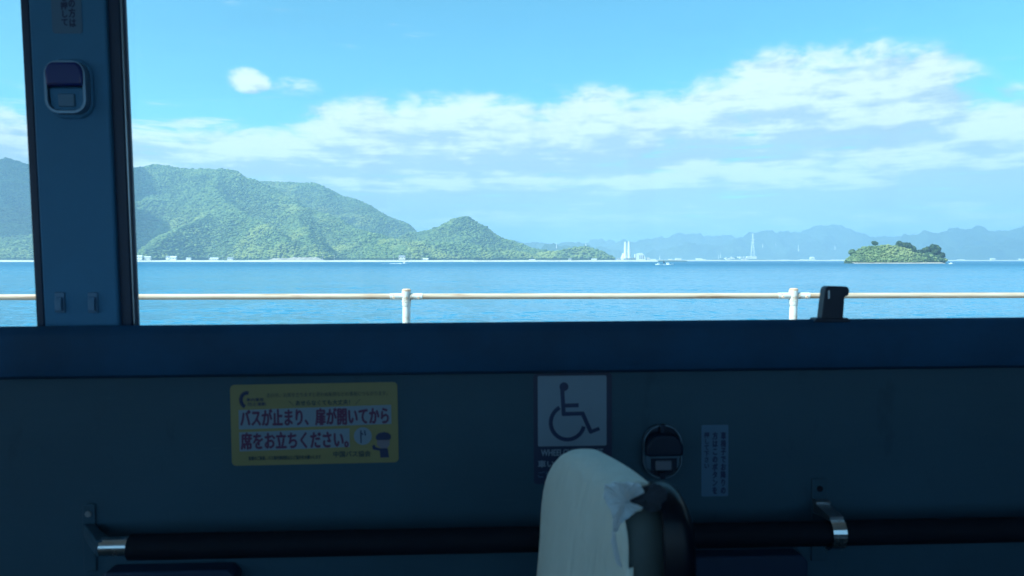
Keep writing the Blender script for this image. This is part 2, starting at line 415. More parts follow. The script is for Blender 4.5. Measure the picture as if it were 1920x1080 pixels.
def crown_proto(name, m, seed, sub=2, flat=.68):
    bm = bmesh.new(); bmesh.ops.create_icosphere(bm, subdivisions=sub, radius=1.0)
    r = random.Random(seed)
    lobes = [(Vector((r.uniform(-1, 1), r.uniform(-1, 1), r.uniform(-.2, 1))).normalized(), r.uniform(.2, .5)) for _ in range(9)]
    for v in bm.verts:
        d = v.co.normalized(); k = .72 + r.uniform(-.07, .07)
        for (ld, la) in lobes: k += la * max(0, d.dot(ld) - .55) * 1.3
        v.co = Vector((d.x * k, d.y * k, d.z * k * flat + .35))
    me = bpy.data.meshes.new(name); bm.to_mesh(me); bm.free(); me.materials.append(m)
    return bpy.data.objects.new(name, me)          # never linked itself: only scattered
def scatter(name, pts, scl, protos, label):
    me = bpy.data.meshes.new(name); me.from_pydata(pts.tolist(), [], [])
    a = me.attributes.new('size', 'FLOAT', 'POINT'); a.data.foreach_set('value', scl.astype(np.float32))
    o = bpy.data.objects.new(name, me); col.objects.link(o); tag(o, label, kind='stuff')
    ng = bpy.data.node_groups.new(name, 'GeometryNodeTree')
    ng.interface.new_socket('Geometry', in_out='INPUT', socket_type='NodeSocketGeometry'); ng.interface.new_socket('Geometry', in_out='OUTPUT', socket_type='NodeSocketGeometry')
    n = ng.nodes; l = ng.links
    gi = n.new('NodeGroupInput'); go = n.new('NodeGroupOutput'); ip = n.new('GeometryNodeInstanceOnPoints'); jn = n.new('GeometryNodeJoinGeometry')
    for p in protos:
        oi = n.new('GeometryNodeObjectInfo'); oi.inputs['Object'].default_value = p; oi.inputs['As Instance'].default_value = True
        l.new(oi.outputs['Geometry'], jn.inputs[0])
    at_ = n.new('GeometryNodeInputNamedAttribute'); at_.data_type = 'FLOAT'; at_.inputs[0].default_value = 'size'
    rv = n.new('FunctionNodeRandomValue'); rv.data_type = 'FLOAT_VECTOR'; rv.inputs[0].default_value = (-.15, -.15, 0); rv.inputs[1].default_value = (.15, .15, 6.283)
    ri = n.new('FunctionNodeRandomValue'); ri.data_type = 'INT'
    for s_ in ri.inputs:
        if s_.type == 'INT' and s_.name == 'Min': s_.default_value = 0
        if s_.type == 'INT' and s_.name == 'Max': s_.default_value = len(protos) - 1
    l.new(gi.outputs[0], ip.inputs['Points']); l.new(jn.outputs[0], ip.inputs['Instance'])
    ip.inputs['Pick Instance'].default_value = True
    l.new([q for q in ri.outputs if q.type == 'INT'][0], ip.inputs['Instance Index'])
    l.new([q for q in rv.outputs if q.type == 'VECTOR'][0], ip.inputs['Rotation'])
    l.new([q for q in at_.outputs if q.type == 'VALUE'][0], ip.inputs['Scale']); l.new(ip.outputs[0], go.inputs[0])
    md = o.modifiers.new('scatter', 'NODES'); md.node_group = ng
    return o
def seen_points(X, Y, Z, step, n_per, zmin, margin, keep=None):
    """random points on the visible faces of a height field"""
    ny, nx = X.shape
    k = n_per
    x = X[:-1, :-1].ravel()[:, None] + rng.uniform(0, step, ((ny - 1) * (nx - 1), k))
    y = Y[:-1, :-1].ravel()[:, None] + rng.uniform(0, step, x.shape)
    fx = (x - X[0, 0]) / step; fy = (y - Y[0, 0]) / step
    ix = np.clip(fx.astype(int), 0, nx - 2); iy = np.clip(fy.astype(int), 0, ny - 2); fx = fx - ix; fy = fy - iy
    z = (Z[iy, ix] * (1 - fx) + Z[iy, ix + 1] * fx) * (1 - fy) + (Z[iy + 1, ix] * (1 - fx) + Z[iy + 1, ix + 1] * fx) * fy
    x, y, z = x.ravel(), y.ravel(), z.ravel()
    ok = z > zmin
    if keep is not None: ok &= keep(x, y, z)
    x, y, z = x[ok], y[ok], z[ok]
    dist = np.hypot(x, y); bins = np.floor(np.arctan2(x, y) / .0015).astype(int); el = (z - CAM[2]) / dist
    o = np.lexsort((dist, bins)); b = bins[o]; e = el[o]; top = np.maximum.accumulate(e + b * 100.0) - b * 100.0
    prev = np.concatenate([[-9], top[:-1]]); prev[np.concatenate([[True], b[1:] != b[:-1]])] = -9
    vis = e > prev - margin / dist[o]
    s = o[vis]
    return np.stack([x[s], y[s], z[s]], -1)
protos = [crown_proto('tree_crown', MATS['hill_foliage'], s) for s in (1, 2, 3, 4)]
pts = seen_points(HX, HY, HZ, 9.0, 3, SEA_Z + 7.5, 14)
big = rng.uniform(2.9, 5.8, len(pts)) * np.where(rng.random(len(pts)) < .08, 1.5, 1.0)
big *= .8 + .35 * np.clip(fbm(pts[:, 0] / 120, pts[:, 1] / 120, 3) + .5, 0, 1)
scatter('hill_forest', pts, big, protos, 'dense green forest covering the hills across the water')
# beach along the foot of the hills
def beach(name, xs, front, back, z_top, m, label=None):
    mb = MB(); prev = None
    for x in xs:
        f, b = front(x), back(x)
        w = .6 * math.sin(x / 37.) + .4 * math.sin(x / 11.)
        row = [(x, f - 6, SEA_Z - .6), (x, f + 6, SEA_Z + 1.2), (x, (f + b) / 2, SEA_Z + z_top * .8 + w * .3), (x, b, SEA_Z + z_top + w * .4), (x, b + 8, SEA_Z - 1)]
        k = len(mb.v); mb.v += row
        if prev is not None:
            for j in range(4): mb.f.append((prev + j, k + j, k + j + 1, prev + j + 1))
        prev = k
    o = mb.build(name, m, smooth=True); o['kind'] = 'structure'; return o
beach('beach', np.arange(-2900, 470, 14.), lambda x: float(shore_y(np.array(x))) - 34, lambda x: float(shore_y(np.array(x))) + 3, 4.3, MATS['pale_sand'])

# ---- far ranges
far_left = [([(940, 449, 7200), (970, 453, 7200), (1000, 459, 7200), (1040, 457, 7200), (1072, 455, 7200), (1100, 460, 7200), (1150, 470, 7200)], 2.2),
            ([(1000, 470, 5200), (1030, 461, 5200), (1060, 463, 5200), (1090, 461, 5200), (1120, 470, 5200)], 1.8)]
range_pale = [([(1080, 470, 9200), (1100, 455, 9200), (1116, 450, 9200), (1140, 451, 9200), (1160, 457, 9200), (1200, 470, 9200)], 2.0)]
range_mid = [([(1130, 466, 8200), (1160, 456, 8200), (1172, 452, 8200), (1190, 453, 8200), (1212, 449, 8200), (1235, 447, 8200), (1262, 441, 8200), (1274, 440, 8200), (1290, 442, 8200), (1311, 438, 8200), (1334, 444, 8200),
               (1352, 443, 8200), (1370, 446, 8200), (1395, 446, 8200), (1440, 460, 8200)], 2.0),
             ([(1230, 470, 7000), (1290, 456, 7000), (1330, 461, 7000), (1370, 456, 7000), (1400, 441, 7200), (1416, 435, 7200), (1440, 433, 7200), (1462, 436, 7200), (1480, 439, 7200), (1500, 438, 7200), (1520, 445, 7200), (1580, 462, 7000), (1640, 470, 6800)], 1.8)]
range_dark = [([(1480, 450, 7600), (1502, 437, 7600), (1518, 427, 7600), (1535, 422, 7600), (1553, 421, 7600), (1565, 425, 7600), (1587, 427, 7600), (1608, 434, 7600), (1630, 445, 7600), (1645, 441, 7600), (1660, 448, 7600),
                (1676, 443, 7600), (1700, 444, 7600), (1740, 450, 7600)], 1.7)]
range_right = [([(1690, 462, 6200), (1712, 441, 6200), (1728, 436, 6200), (1742, 444, 6200), (1765, 437, 6200), (1790, 431, 6200), (1812, 428, 6200), (1829, 425, 6200), (1850, 432, 6200), (1882, 436, 6200), (1893, 438, 6200),
                 (1905, 432, 6200), (1925, 427, 6200), (1990, 420, 6200), (2080, 430, 6200), (2200, 440, 6200), (2330, 470, 6200)], 1.8),
               ([(1760, 470, 5500), (1830, 462, 5500), (1900, 455, 5500), (2000, 458, 5500), (2200, 475, 5500)], 2.0)]
for nm, cr, x0, x1, y0, y1 in (('mountain', far_left, -250, 1100, 4850, 7700), ('mountain', range_pale, 600, 1700, 8600, 9900), ('mountain', range_mid, 800, 3450, 6200, 8900),
                               ('mountain', range_dark, 2500, 4500, 6900, 8300), ('mountain', range_right, 3050, 6500, 5000, 7000)):
    hill_mesh(nm, x0, x1, y0, y1, 20.0, cr, MATS['far_forest'], rough=.20, wl=480., seed=x0 * .013, fine=50., k=2.0)
# flat land at the foot of the far mountains
mb = MB(); prev = None
for x in np.arange(150, 7000, 60.):
    f = min(3350 + 260 * math.sin(x / 900.) + max(0, x - 600) * .62, 5150 + 120 * math.sin(x / 600.)); k = len(mb.v)
    mb.v += [(x, f - 8, SEA_Z - .6), (x, f + 10, SEA_Z + 4.5), (x, f + 80, SEA_Z + 6.5), (x, 9000, SEA_Z + 7)]
    if prev is not None:
        for j in range(3): mb.f.append((prev + j, k + j, k + j + 1, prev + j + 1))
    prev = k
o = mb.build('far_shore', MATS['pale_sand'], smooth=True); o['kind'] = 'structure'
def far_shore_y(x): 
    f = 3350 + 260 * math.sin(x / 900.) + max(0, x - 600) * .62
    return min(f, 5150 + 120 * math.sin(x / 600.))

# ---- island
ID = 900.0
isl = [([(1600, 484, ID - 4), (1604, 474, ID), (1611, 467, ID), (1624, 462, ID), (1645, 460.5, ID), (1668, 460, ID), (1688, 461.5, ID), (1704, 467, ID), (1722, 475, ID), (1745, 480, ID), (1762, 485, ID)], 0.75)]
island, IX, IY, IZ = hill_mesh('island', 380, 560, ID - 45, ID + 60, 2.0, isl, MATS['forest_floor'], rough=.10, wl=30., skirt=5.0, k=1.5)
ip = [crown_proto('shrub_crown', MATS['island_foliage'], s, sub=2, flat=.7) for s in (21, 22, 23)]
dp = [crown_proto('dark_crown', MATS['dark_foliage'], s, sub=2, flat=.9) for s in (31, 32)]
pts = seen_points(IX, IY, IZ, 2.0, 3, SEA_Z + 1.6, 4)
isz = rng.uniform(.6, 1.35, len(pts)) * np.where(rng.random(len(pts)) < .07, 1.9, 1) * (.8 + .4 * np.clip(fbm(pts[:, 0] / 14, pts[:, 1] / 14, 2) + .5, 0, 1))
right = pts[:, 0] > 494 + rng.normal(0, 5, len(pts))
scatter('island_scrub', pts[~right], isz[~right], ip, 'pale green scrub covering the small island')
scatter('island_thicket', pts[right], isz[right] * 1.5, dp + ip[:1], 'darker thicket on the low end of the island')
beach('island_beach', np.arange(404, 514, 3.), lambda x: ID - 27 + 10 * ((x - 458) / 54) ** 2, lambda x: ID - 12 + 8 * ((x - 458) / 54) ** 2, 1.3, MATS['shore_rock'])

def leafy_tree(name, base, h, w, m, seed, label, group):
    r = random.Random(seed); root = empty(name, base)
    t = MB(); t.tube((0, 0, -1), (.1 * w, 0, h * .55), .05 * w, .025 * w, 8)
    for k in range(5):
        a = r.uniform(0, 6.28); z0 = h * r.uniform(.3, .5)
        t.tube((.06 * w, 0, z0), (math.cos(a) * w * .32, math.sin(a) * w * .32, z0 + h * r.uniform(.15, .3)), .02 * w, .008 * w, 6)
    t.build('trunk', MATS['bark'], root)
    lobes = [(Vector((r.uniform(-.3, .3) * w, r.uniform(-.3, .3) * w, h * r.uniform(.45, .82))), r.uniform(.18, .3) * w) for _ in range(9)]
    lobes.append((Vector((0, 0, h * .62)), .4 * w))
    c = MB()
    for i in range(1300):
        lc, lr = lobes[r.randrange(len(lobes))]
        d = Vector((r.gauss(0, 1), r.gauss(0, 1), r.gauss(0, 1))).normalized()
        p = lc + Vector((d.x, d.y, d.z * 1.05)) * lr * r.uniform(.65, 1.05)
        u = Vector((r.gauss(0, 1), r.gauss(0, 1), r.gauss(0, 1))).cross(d)
        if u.length < 1e-3: continue
        u.normalize(); q = d.cross(u); s = r.uniform(.05, .10) * w
        tw = d * r.uniform(-.5, .5) * s
        c.add([p - u * s - q * s * .7, p + u * s - q * s * .7 + tw, p + u * s + q * s * .7, p - u * s + q * s * .7 - tw], [(0, 1, 2, 3)])
    c.build('crown', m, root)
    return tag(root, label, 'tree', group)
tr = [(1751, 458.5, 18, 14.5, 'broad dark tree with a round crown near the low tip of the island'),
      (1736, 461.5, 16.0, 10.0, 'slim dark tree with a pointed crown beside the round tree on the island'),
      (1726, 469, 11, 12, 'low dark tree in the dip of the island beside the slim pointed tree'),
      (1762, 471.5, 11, 11, 'small dark tree below the round tree at the island tip'),
      (1687, 453.0, 11, 12.0, 'dark tree on the island top where the pale scrub ends'),
      (1699, 455, 11.5, 12.5, 'dark tree at the top of the island slope, with the scrub behind it'),
      (1710, 460.5, 11.0, 11.0, 'dark tree halfway down the island slope'),
      (1640, 451.5, 8.0, 7.0, 'lone small tree standing up from the middle of the pale island scrub'),
      (1771, 483, 5.0, 4.5, 'last little bush tree over the beach at the tip of the island'),
      (1599, 468, 9.0, 8.5, 'small tree at the steep end of the island over the pale beach')]
for i, (px, py, h, w, lb) in enumerate(tr):
    top = at(px, py, ID + (6 if i < 4 else 2)); leafy_tree('island_tree', (top[0], top[1], top[2] - h), h, w, MATS['island_foliage' if i == 9 else 'dark_foliage'], 50 + i, lb, 'trees on the island')

# ---- houses, poles, bank on the near shore
def house(px0, px1, py_top, py_base, D, label, group, wallm='house_white', roofm='roof_grey', name='house', flat=False, deep=None, rot=0.0):
    a = at(px0, py_base, D); b = at(px1, py_top, D); w = b[0] - a[0]; h = b[2] - a[2]; d = deep or max(6.0, .7 * w)
    root = empty(name, ((a[0] + b[0]) / 2, D, a[2])); root.rotation_euler.z = rot
    wh = h * (.92 if flat else .62)
    MB().box(-w / 2, w / 2, -d / 2, d / 2, -3, wh).build('wall', MATS[wallm], root)
    if flat: MB().box(-w / 2 - .3, w / 2 + .3, -d / 2 - .3, d / 2 + .3, wh + .01, h).build('roof', MATS[roofm], root)
    else: MB().prism([(-d / 2 - .6, wh + .01), (d / 2 + .6, wh + .01), (d / 2 + .6, wh + .2), (0, h), (-d / 2 - .6, wh + .2)], 'x', -w / 2 - .5, w / 2 + .5).build('roof', MATS[roofm], root)
    n = max(1, int(w / 4))
    win = None
    for i in range(n):
        cx = -w / 2 + (i + .5) * w / n; ww = min(1.6, w / n * .5)
        if win is None:
            win = MB().box(-ww / 2, ww / 2, -.06, .05, wh * .3, wh * .72).build('window', MATS['window_dark'], root); o = win
        else:
            o = win.copy(); col.objects.link(o); o.parent = root
        o.location = (cx, -d / 2, 0)
    return tag(root, label, 'house' if name == 'house' else name.replace('_', ' '), group)
GH = 'houses along the foot of the wooded hills'
for (x0, x1, y0, y1, wm, rm, fl, lb) in [
    (255, 267, 478.5, 485, 'house_white', 'roof_pale', 0, 'pale house on the beach next to the dark window post'),
    (271, 283, 480.5, 485.5, 'house_cream', 'roof_pale', 0, 'low cream house, second from the dark window post'),
    (312, 319, 480.0, 485, 'house_white', 'roof_grey', 0, 'tiny white house behind the bright gabled house on the shore'),
    (320, 331, 480.0, 487, 'house_white', 'roof_pale', 0, 'bright white gabled house on the shore below the shaded slope'),
    (350, 359, 483, 487.5, 'house_white', 'roof_pale', 1, 'small white flat-roofed hut on the beach, alone beside low green scrub'),
    (394, 410, 483, 488, 'house_white', 'roof_pale', 0, 'wide white house below the yellow-green slope between utility poles'),
    (427, 437, 482.5, 487.5, 'house_white', 'roof_grey', 0, 'white house with grey roof on the shore, just before the bare earth bank'),
    (748, 760, 479, 485, 'house_cream', 'roof_grey', 0, 'long pale-roofed house among trees above the wake of the speedboat'),
    (793, 803, 484, 489, 'house_white', 'roof_pale', 0, 'little white gabled house on the shore beyond the speedboat'),
    (992, 1004, 486, 490, 'house_white', 'roof_pale', 1, 'white box of a boathouse standing on the beach below the cone hill'),
    (1066, 1071, 484.5, 488.5, 'house_cream', 'roof_grey', 0, 'narrow house on the beach below the dark-footed low hill'),
    (1109, 1119, 485, 488.5, 'house_white', 'roof_pale', 0, 'white house at the end of the low hill by the shore'),
    (1146, 1153, 484.8, 488.6, 'house_white', 'roof_pale', 1, 'white cube house just before the power station'),
    (1157, 1164, 483.8, 488, 'house_white', 'roof_grey', 0, 'small white house touching the foot of the power station'),
]:
    X = (x0 + x1 - 1920) / 2 / FPX * 2050
    D = 2500 if x0 > 1140 else float(shore_y(np.array(X))) + 10
    house(x0, x1, y0, y1, D, lb, GH, wm, rm, flat=bool(fl), deep=8)
pole_mb = None
for i, px in enumerate((391, 417, 438, 466, 529, 605, 627, 738, 771, 791, 1103)):
    X = (px - 960) / FPX * 2030; D = float(shore_y(np.array(X))) + 5
    p = at(px, 487.5, D); h = 14.5
    if i == 0:
        pr = empty('utility_pole', p); MB().tube((0, 0, -1), (0, 0, h), .42, .28, 8).build('pole', MATS['pole_grey'], pr)
        MB().box(-1.3, 1.3, -.15, .15, h - 1.6, h - 1.2).build('crossarm', MATS['pole_grey'], pr); o = pr
    else: o = copy_tree(pr); o.location = p
    lb = ['utility pole between the hut and the wide white house, below the yellow-green slope', 'utility pole beside the wide white house, on the far side of it', 'utility pole just past the white house with grey roof',
          'utility pole by the start of the bare earth bank', 'utility pole standing against the near half of the bare earth bank', 'utility pole at the far end of the bare earth bank', 'lone utility pole on the shore past the bare earth bank',
          'utility pole over the wake of the speedboat', 'utility pole past the speedboat, before the little gabled house', 'utility pole touching the little gabled house on the shore', 'utility pole on the shore below the low hill near the power station'][i]
    tag(o, lb, 'utility pole', 'utility poles along the near shore')
# bare earth bank
mb = MB(); n = 40; prev = None
for i in range(n + 1):
    f = i / n; px = 498 + f * 108; hgt = (9.0 if f > .42 else 6.5) * min(1, 8 * f, 9 * (1 - f)) * (.9 + .1 * math.sin(i * 1.7))
    c = at(px, 488, float(shore_y(np.array((px - 960) / FPX * 2020))) + 2); k = len(mb.v)
    mb.v += [(c[0], c[1] - 1, SEA_Z + 2.5), (c[0], c[1] + 3, SEA_Z + 3.5 + hgt * .6), (c[0], c[1] + 8, SEA_Z + 3.8 + hgt), (c[0], c[1] + 22, SEA_Z + 3.8 + hgt * .9)]
    if prev is not None:
        for j in range(3): mb.f.append((prev + j, k + j, k + j + 1, prev + j + 1))
    prev = k
o = mb.build('embankment', MATS['bare_earth'], smooth=True); o['kind'] = 'structure'

# ---- power station
PD = 3570.0
ps = empty('power_station', tuple(at(1176, 489, PD)))
def pw(px, py): a = at(px, py, PD); r = at(1176, 489, PD); return a[0] - r[0], a[2] - r[2]
for px, top in ((1172.8, 453.5), (1179.6, 452.5)):
    x, zt = pw(px, top); _, zb = pw(px, 476)
    ch = MB().lathe([(9.0, zb - 20), (7.6, zb + 15), (5.8, zt - 6), (5.2, zt)], 16, c=(x, 0, 0)).build('chimney', MATS['tower_white'], ps, smooth=True)
    MB().lathe([(6.0, zt - 5), (6.0, zt - 1.5)], 16, c=(x, 0, 0)).build('rim', MATS['house_cream'], ch)
def pbox(name, x0, x1, y0, y1, d0, d1, m, z_extra=0):
    a, zt = pw(x0, y0); b, zb = pw(x1, y1); return MB().box(a, b, d0, d1, zb, zt).build(name, MATS[m], ps)
pbox('boiler_house', 1169.5, 1183, 475, 490, 8, 60, 'house_white')
x0, z0 = pw(1164, 489.5); x1, z1 = pw(1171, 477)
MB().prism([(x0, z0), (pw(1169.4, 489)[0], z0), (pw(1169.4, 478)[0], z1)], 'y', 4, 50).build('conveyor', MATS['house_white'], ps)
pbox('turbine_hall', 1184, 1192, 483, 490, 10, 50, 'house_cream')
tz = pw(1205, 474)[1]; sz = pw(1205, 476.5)[1]; bz = pw(1205, 490)[1]
MB().prism([(pw(1196.5, 0)[0], bz), (pw(1196.5, 0)[0], sz), (pw(1207, 0)[0], tz), (pw(1211, 0)[0], sz), (pw(1214, 0)[0], pw(0, 482)[1]), (pw(1214, 0)[0], bz)], 'y', 12, 70).build('storage_hall', MATS['house_white'], ps)
for px in (1200, 1203.5, 1207): pbox('window', px, px + 1.4, 478.5, 486, 11.4, 12.2, 'window_dark')
pbox('gatehouse', 1214.5, 1219, 483, 490, 15, 45, 'house_cream')
pbox('quay_shed', 1220, 1231, 485.5, 490, 15, 60, 'house_white')
tag(ps, 'white power station with two tall tapering chimneys on the far shore', 'power station')

# ---- pylons
def pylon(px, y_top, y_base, D, label, group, name='pylon', arms=3, wfrac=.2, thick=1.0):
    b = at(px, y_base, D); t = at(px, y_top, D); h = t[2] - b[2]; w = h * wfrac; root = empty(name, tuple(b))
    def half(z): f = z / h; return w / 2 * ((1 - f) ** 1.25 * .94 + .06)
    lv = [0, .16, .31, .45, .57, .68, .78, .87, .94, 1.0]; th = thick
    for sx in (-1, 1):
        for sy in (-1, 1):
            m_ = MB()
            for a, c in zip(lv[:-1], lv[1:]): m_.tube((sx * half(a * h), sy * half(a * h), a * h), (sx * half(c * h), sy * half(c * h), c * h), th * (1 - .5 * a), th * (1 - .5 * c), 6)
            m_.build('leg', MATS['tower_white'], root)
    m_ = MB()
    for a, c in zip(lv[:-1], lv[1:]):
        ha, hc = half(a * h), half(c * h)
        for (p, q) in (((-1, -1), (1, -1)), ((1, -1), (1, 1)), ((1, 1), (-1, 1)), ((-1, 1), (-1, -1))):
            m_.tube((p[0] * ha, p[1] * ha, a * h), (q[0] * hc, q[1] * hc, c * h), th * .42, n=4); m_.tube((q[0] * ha, q[1] * ha, a * h), (p[0] * hc, p[1] * hc, c * h), th * .42, n=4)
            m_.tube((p[0] * hc, p[1] * hc, c * h), (q[0] * hc, q[1] * hc, c * h), th * .4, n=4)
    m_.build('lattice', MATS['tower_white'], root)
    for k in range(arms):
        z = h * (.97 - .1 * k); aw = h * (.075 + .012 * k)
        MB().prism([(-aw, z), (0, z + h * .012), (aw, z), (0, z - h * .012)], 'y', -th * .6, th * .6).build('crossarm', MATS['tower_white'], root)
    return tag(root, label, 'pylon', group)
big_p = pylon(1411, 437.5, 488.5, 5300, 'tall white lattice pylon rising from the far shore above the mountains', None, thick=1.0, wfrac=.17, arms=4)
for z in (.0, .33, .66):
    pass
GP = 'small pylons on far slopes'
for (px, y0, y1, D, lb) in [(1043.5, 455, 466, 3700, 'pale pylon on the low rise beyond the cone hill'), (1098.5, 453.5, 466.5, 2520, 'lattice pylon on top of the low wooded hill by the power station'),
                            (1430, 456.5, 464, 5700, 'small pylon on the far slope, first past the tall pylon'), (1454.6, 455, 461, 6000, 'faintest small pylon on the far slope, second past the tall pylon'),
                            (1497, 459, 471, 5600, 'larger of the small pylons, on the slope below the dark mountain'), (1565.5, 459, 468, 5800, 'small pylon on the slope beside the island'),
                            (1347, 478, 486, 5250, 'stubby mast on the far shore before the hillside town'), (1351, 474, 484, 5250, 'taller of the two masts before the hillside town'), (1237, 478, 487, 4000, 'twin mast above the pair of fishing boats')]:
    pylon(px, y0, y1, D, lb, GP, thick=.5, wfrac=.12, arms=2)

# ---- buildings on the far shore
GB = 'buildings along the far shore'
def fbuild(x0, x1, y0, y1, lb, grp=GB, wm='house_white', rm='roof_pale', flat=True, lift=0):
    X = ((x0 + x1) / 2 - 960) / FPX * 5200; D = far_shore_y(max(X, 200)) + 40 + lift
    D = far_shore_y(((x0 + x1) / 2 - 960) / FPX * D) + 40 + lift
    house(x0, x1, y0, y1, D, lb, grp, wm, rm, name='far_building', flat=flat, deep=20)
fbuild(1246, 1291, 487.3, 490, 'long low white warehouse on the quay behind the two fishing boats')
fbuild(1266, 1277, 484.2, 487.6, 'white block rising behind the long low warehouse', lift=60)
fbuild(1254, 1260, 485.5, 488, 'small cube behind the long low warehouse, nearer the boats', lift=60)
fbuild(1294, 1299, 487.4, 490.2, 'small white shed on its own past the long warehouse', flat=False)
fbuild(1317, 1322, 486, 490, 'narrow white tower block on the far shore past the small shed')
fbuild(1324, 1348, 488, 490.4, 'flat white quay building between the tower block and the hillside town')
fbuild(1305, 1316, 484, 486, 'slanting pale shed roof above the far shore', flat=False, lift=80)
fbuild(1400, 1418, 480.5, 484, 'white base building under the tall pylon', lift=150)
fbuild(1377, 1398, 487, 490.8, 'bright row of white shore buildings beside the tall pylon')
fbuild(1400, 1418, 487.4, 490.6, 'bright white shore building straight below the tall pylon')
fbuild(1427, 1447, 488, 490.8, 'white shore building past the tall pylon, first after it')
fbuild(1450, 1463, 488.6, 490.8, 'low white shore building, second after the tall pylon')
fbuild(1464, 1479, 487, 490.8, 'white gabled shore building, third after the tall pylon', flat=False)
fbuild(1490, 1497, 488, 490.8, 'small white shed between the gabled building and the domed factory')
fbuild(1501, 1528, 486.3, 489.2, 'long white factory with a tall block at its end')
fbuild(1519, 1526, 481.5, 486.6, 'tall block at the end of the long white factory', flat=False)
fbuild(1538, 1560, 487.6, 490.6, 'white warehouse on the far shore behind the steep end of the island')
fbuild(1561, 1590, 486.8, 490.6, 'white warehouse half hidden behind the island')
fbuild(1774, 1790, 488.2, 491, 'low white building on the far shore beyond the island tip')
fbuild(1795, 1808, 486.3, 489.6, 'pale gabled building past the island tip', flat=False)
fbuild(1846, 1876, 488.4, 491, 'long white shore building under the mountain at the edge of view')
fbuild(1857, 1865, 484, 488.6, 'pointed white roof above the long shore building', flat=False, lift=40)
fbuild(1880, 1925, 488.6, 491, 'longest pale shore building, cut by the edge of the window')
fbuild(1911, 1925, 485, 487, 'pale building on the slope at the edge of the window', lift=200)
r = random.Random(5)
for i in range(22):
    px = r.uniform(1358, 1404); py = 486 - r.uniform(0, 5.5) * (1 - abs(px - 1384) / 40)
    s = r.uniform(1.6, 3.4)
    fbuild(px, px + s, py - r.uniform(1.1, 1.9), py, 'tiny pale house in the hillside town beside the tall pylon', 'hillside town houses', r.choice(['house_white', 'house_cream']), r.choice(['roof_pale', 'roof_grey']), flat=False, lift=40 + (486 - py) * 30)
# wooded rise under the hillside town and the pylon
hill_mesh('rise', 1400, 2300, 4900, 5600, 12., [([(1330, 487, 5300), (1355, 483.5, 5320), (1384, 482, 5350), (1411, 484.5, 5300), (1440, 486.5, 5300)], 4.0)], MATS['far_forest'], rough=.05)

# ---- boats
def boat(px_bow, px_stern, py_water, label, cabin=.45, awning=False, name='fishing_boat'):
    D = (CAM[2] - SEA_Z) / ((py_water - HORIZON) / FPX)
    a = at(px_stern, py_water, D); b = at(px_bow, py_water, D); Ln = abs(b[0] - a[0]); sgn = 1 if b[0] > a[0] else -1
    root = empty(name, ((a[0] + b[0]) / 2, D, SEA_Z)); root.rotation_euler.z = 0 if sgn > 0 else math.pi
    st = [(-.5, .30, .0, .55), (-.3, .34, -.05, .55), (0, .34, -.08, .6), (.25, .27, -.06, .75), (.42, .12, 0, 1.0), (.5, .015, .2, 1.15)]
    bw = Ln * .38; mb = MB(); ringn = 6
    for (f, w, zb, zt) in st:
        x = f * Ln; W = w * bw * 1.4; zt = zt * Ln * .12; zb = zb * Ln * .12 - .25
        mb.v += [(x, -W, zt), (x, -W * .85, zb + .3), (x, 0, zb), (x, W * .85, zb + .3), (x, W, zt), (x, 0, zt - .08 * Ln * .12)]
    for k in range(len(st) - 1):
        for j in range(ringn): mb.f.append((k * 6 + j, k * 6 + (j + 1) % 6, (k + 1) * 6 + (j + 1) % 6, (k + 1) * 6 + j))
    mb.f += [tuple(range(6)), tuple(range(len(mb.v) - 1, len(mb.v) - 7, -1))]
    mb.build('hull', MATS['boat_white'], root)
    H = Ln * .12 * .6; x = (cabin - .5) * Ln
    MB().prism([(x - .14 * Ln, H * .7), (x + .13 * Ln, H * .7), (x + .07 * Ln, H + .17 * Ln), (x - .13 * Ln, H + .17 * Ln)], 'y', -bw * .24, bw * .24).build('wheelhouse', MATS['boat_white'], root)
    MB().box(x - .1 * Ln, x + .05 * Ln, -bw * .245, bw * .245, H + .08 * Ln, H + .135 * Ln).build('window', MATS['window_dark'], root)
    MB().tube((x - .02 * Ln, 0, H + .17 * Ln), (x - .04 * Ln, 0, H + .36 * Ln), .06, .03, 6).build('mast', MATS['pole_grey'], root)
    if awning: MB().prism([(-.5 * Ln, H + .1 * Ln), (-.49 * Ln, H + .42 * Ln), (-.3 * Ln, H + .12 * Ln)], 'y', -.05, .05).build('sail', MATS['boat_dark'], root)
    return tag(root, label, 'boat', 'boats on the water')
boat(1263, 1243.5, 497.2, 'white fishing boat with pointed bow and dark steadying sail, the larger of the pair', .46, True)
boat(1229, 1242.5, 496.6, 'smaller white fishing boat nose away from the larger one of the pair', .62)
boat(767, 752, 494.6, 'white speedboat trailing a foamy wake below the wooded hills', .4, name='speedboat')
boat(1779, 1790, 495.0, 'tiny white boat alone off the tip of the island', .6)
mb = MB(); r = random.Random(3); D = (CAM[2] - SEA_Z) / ((494.6 - HORIZON) / FPX)
for i in range(90):
    px = 753 - abs(r.gauss(0, 1)) * 16; c = at(px, 494.6, D + r.uniform(-2, 2) - (753 - px) * .05); s = r.uniform(.4, 1.5) * max(.3, 1 - (753 - px) / 45)
    mb.lathe([(s, -.1), (s * .8, .12 * s + .05), (s * .3, .22 * s + .08)], 7, c=(c[0], c[1], SEA_Z))
o = mb.build('wake_foam', MATS['foam']); tag(o, 'white foam wake behind the speedboat', kind='stuff')

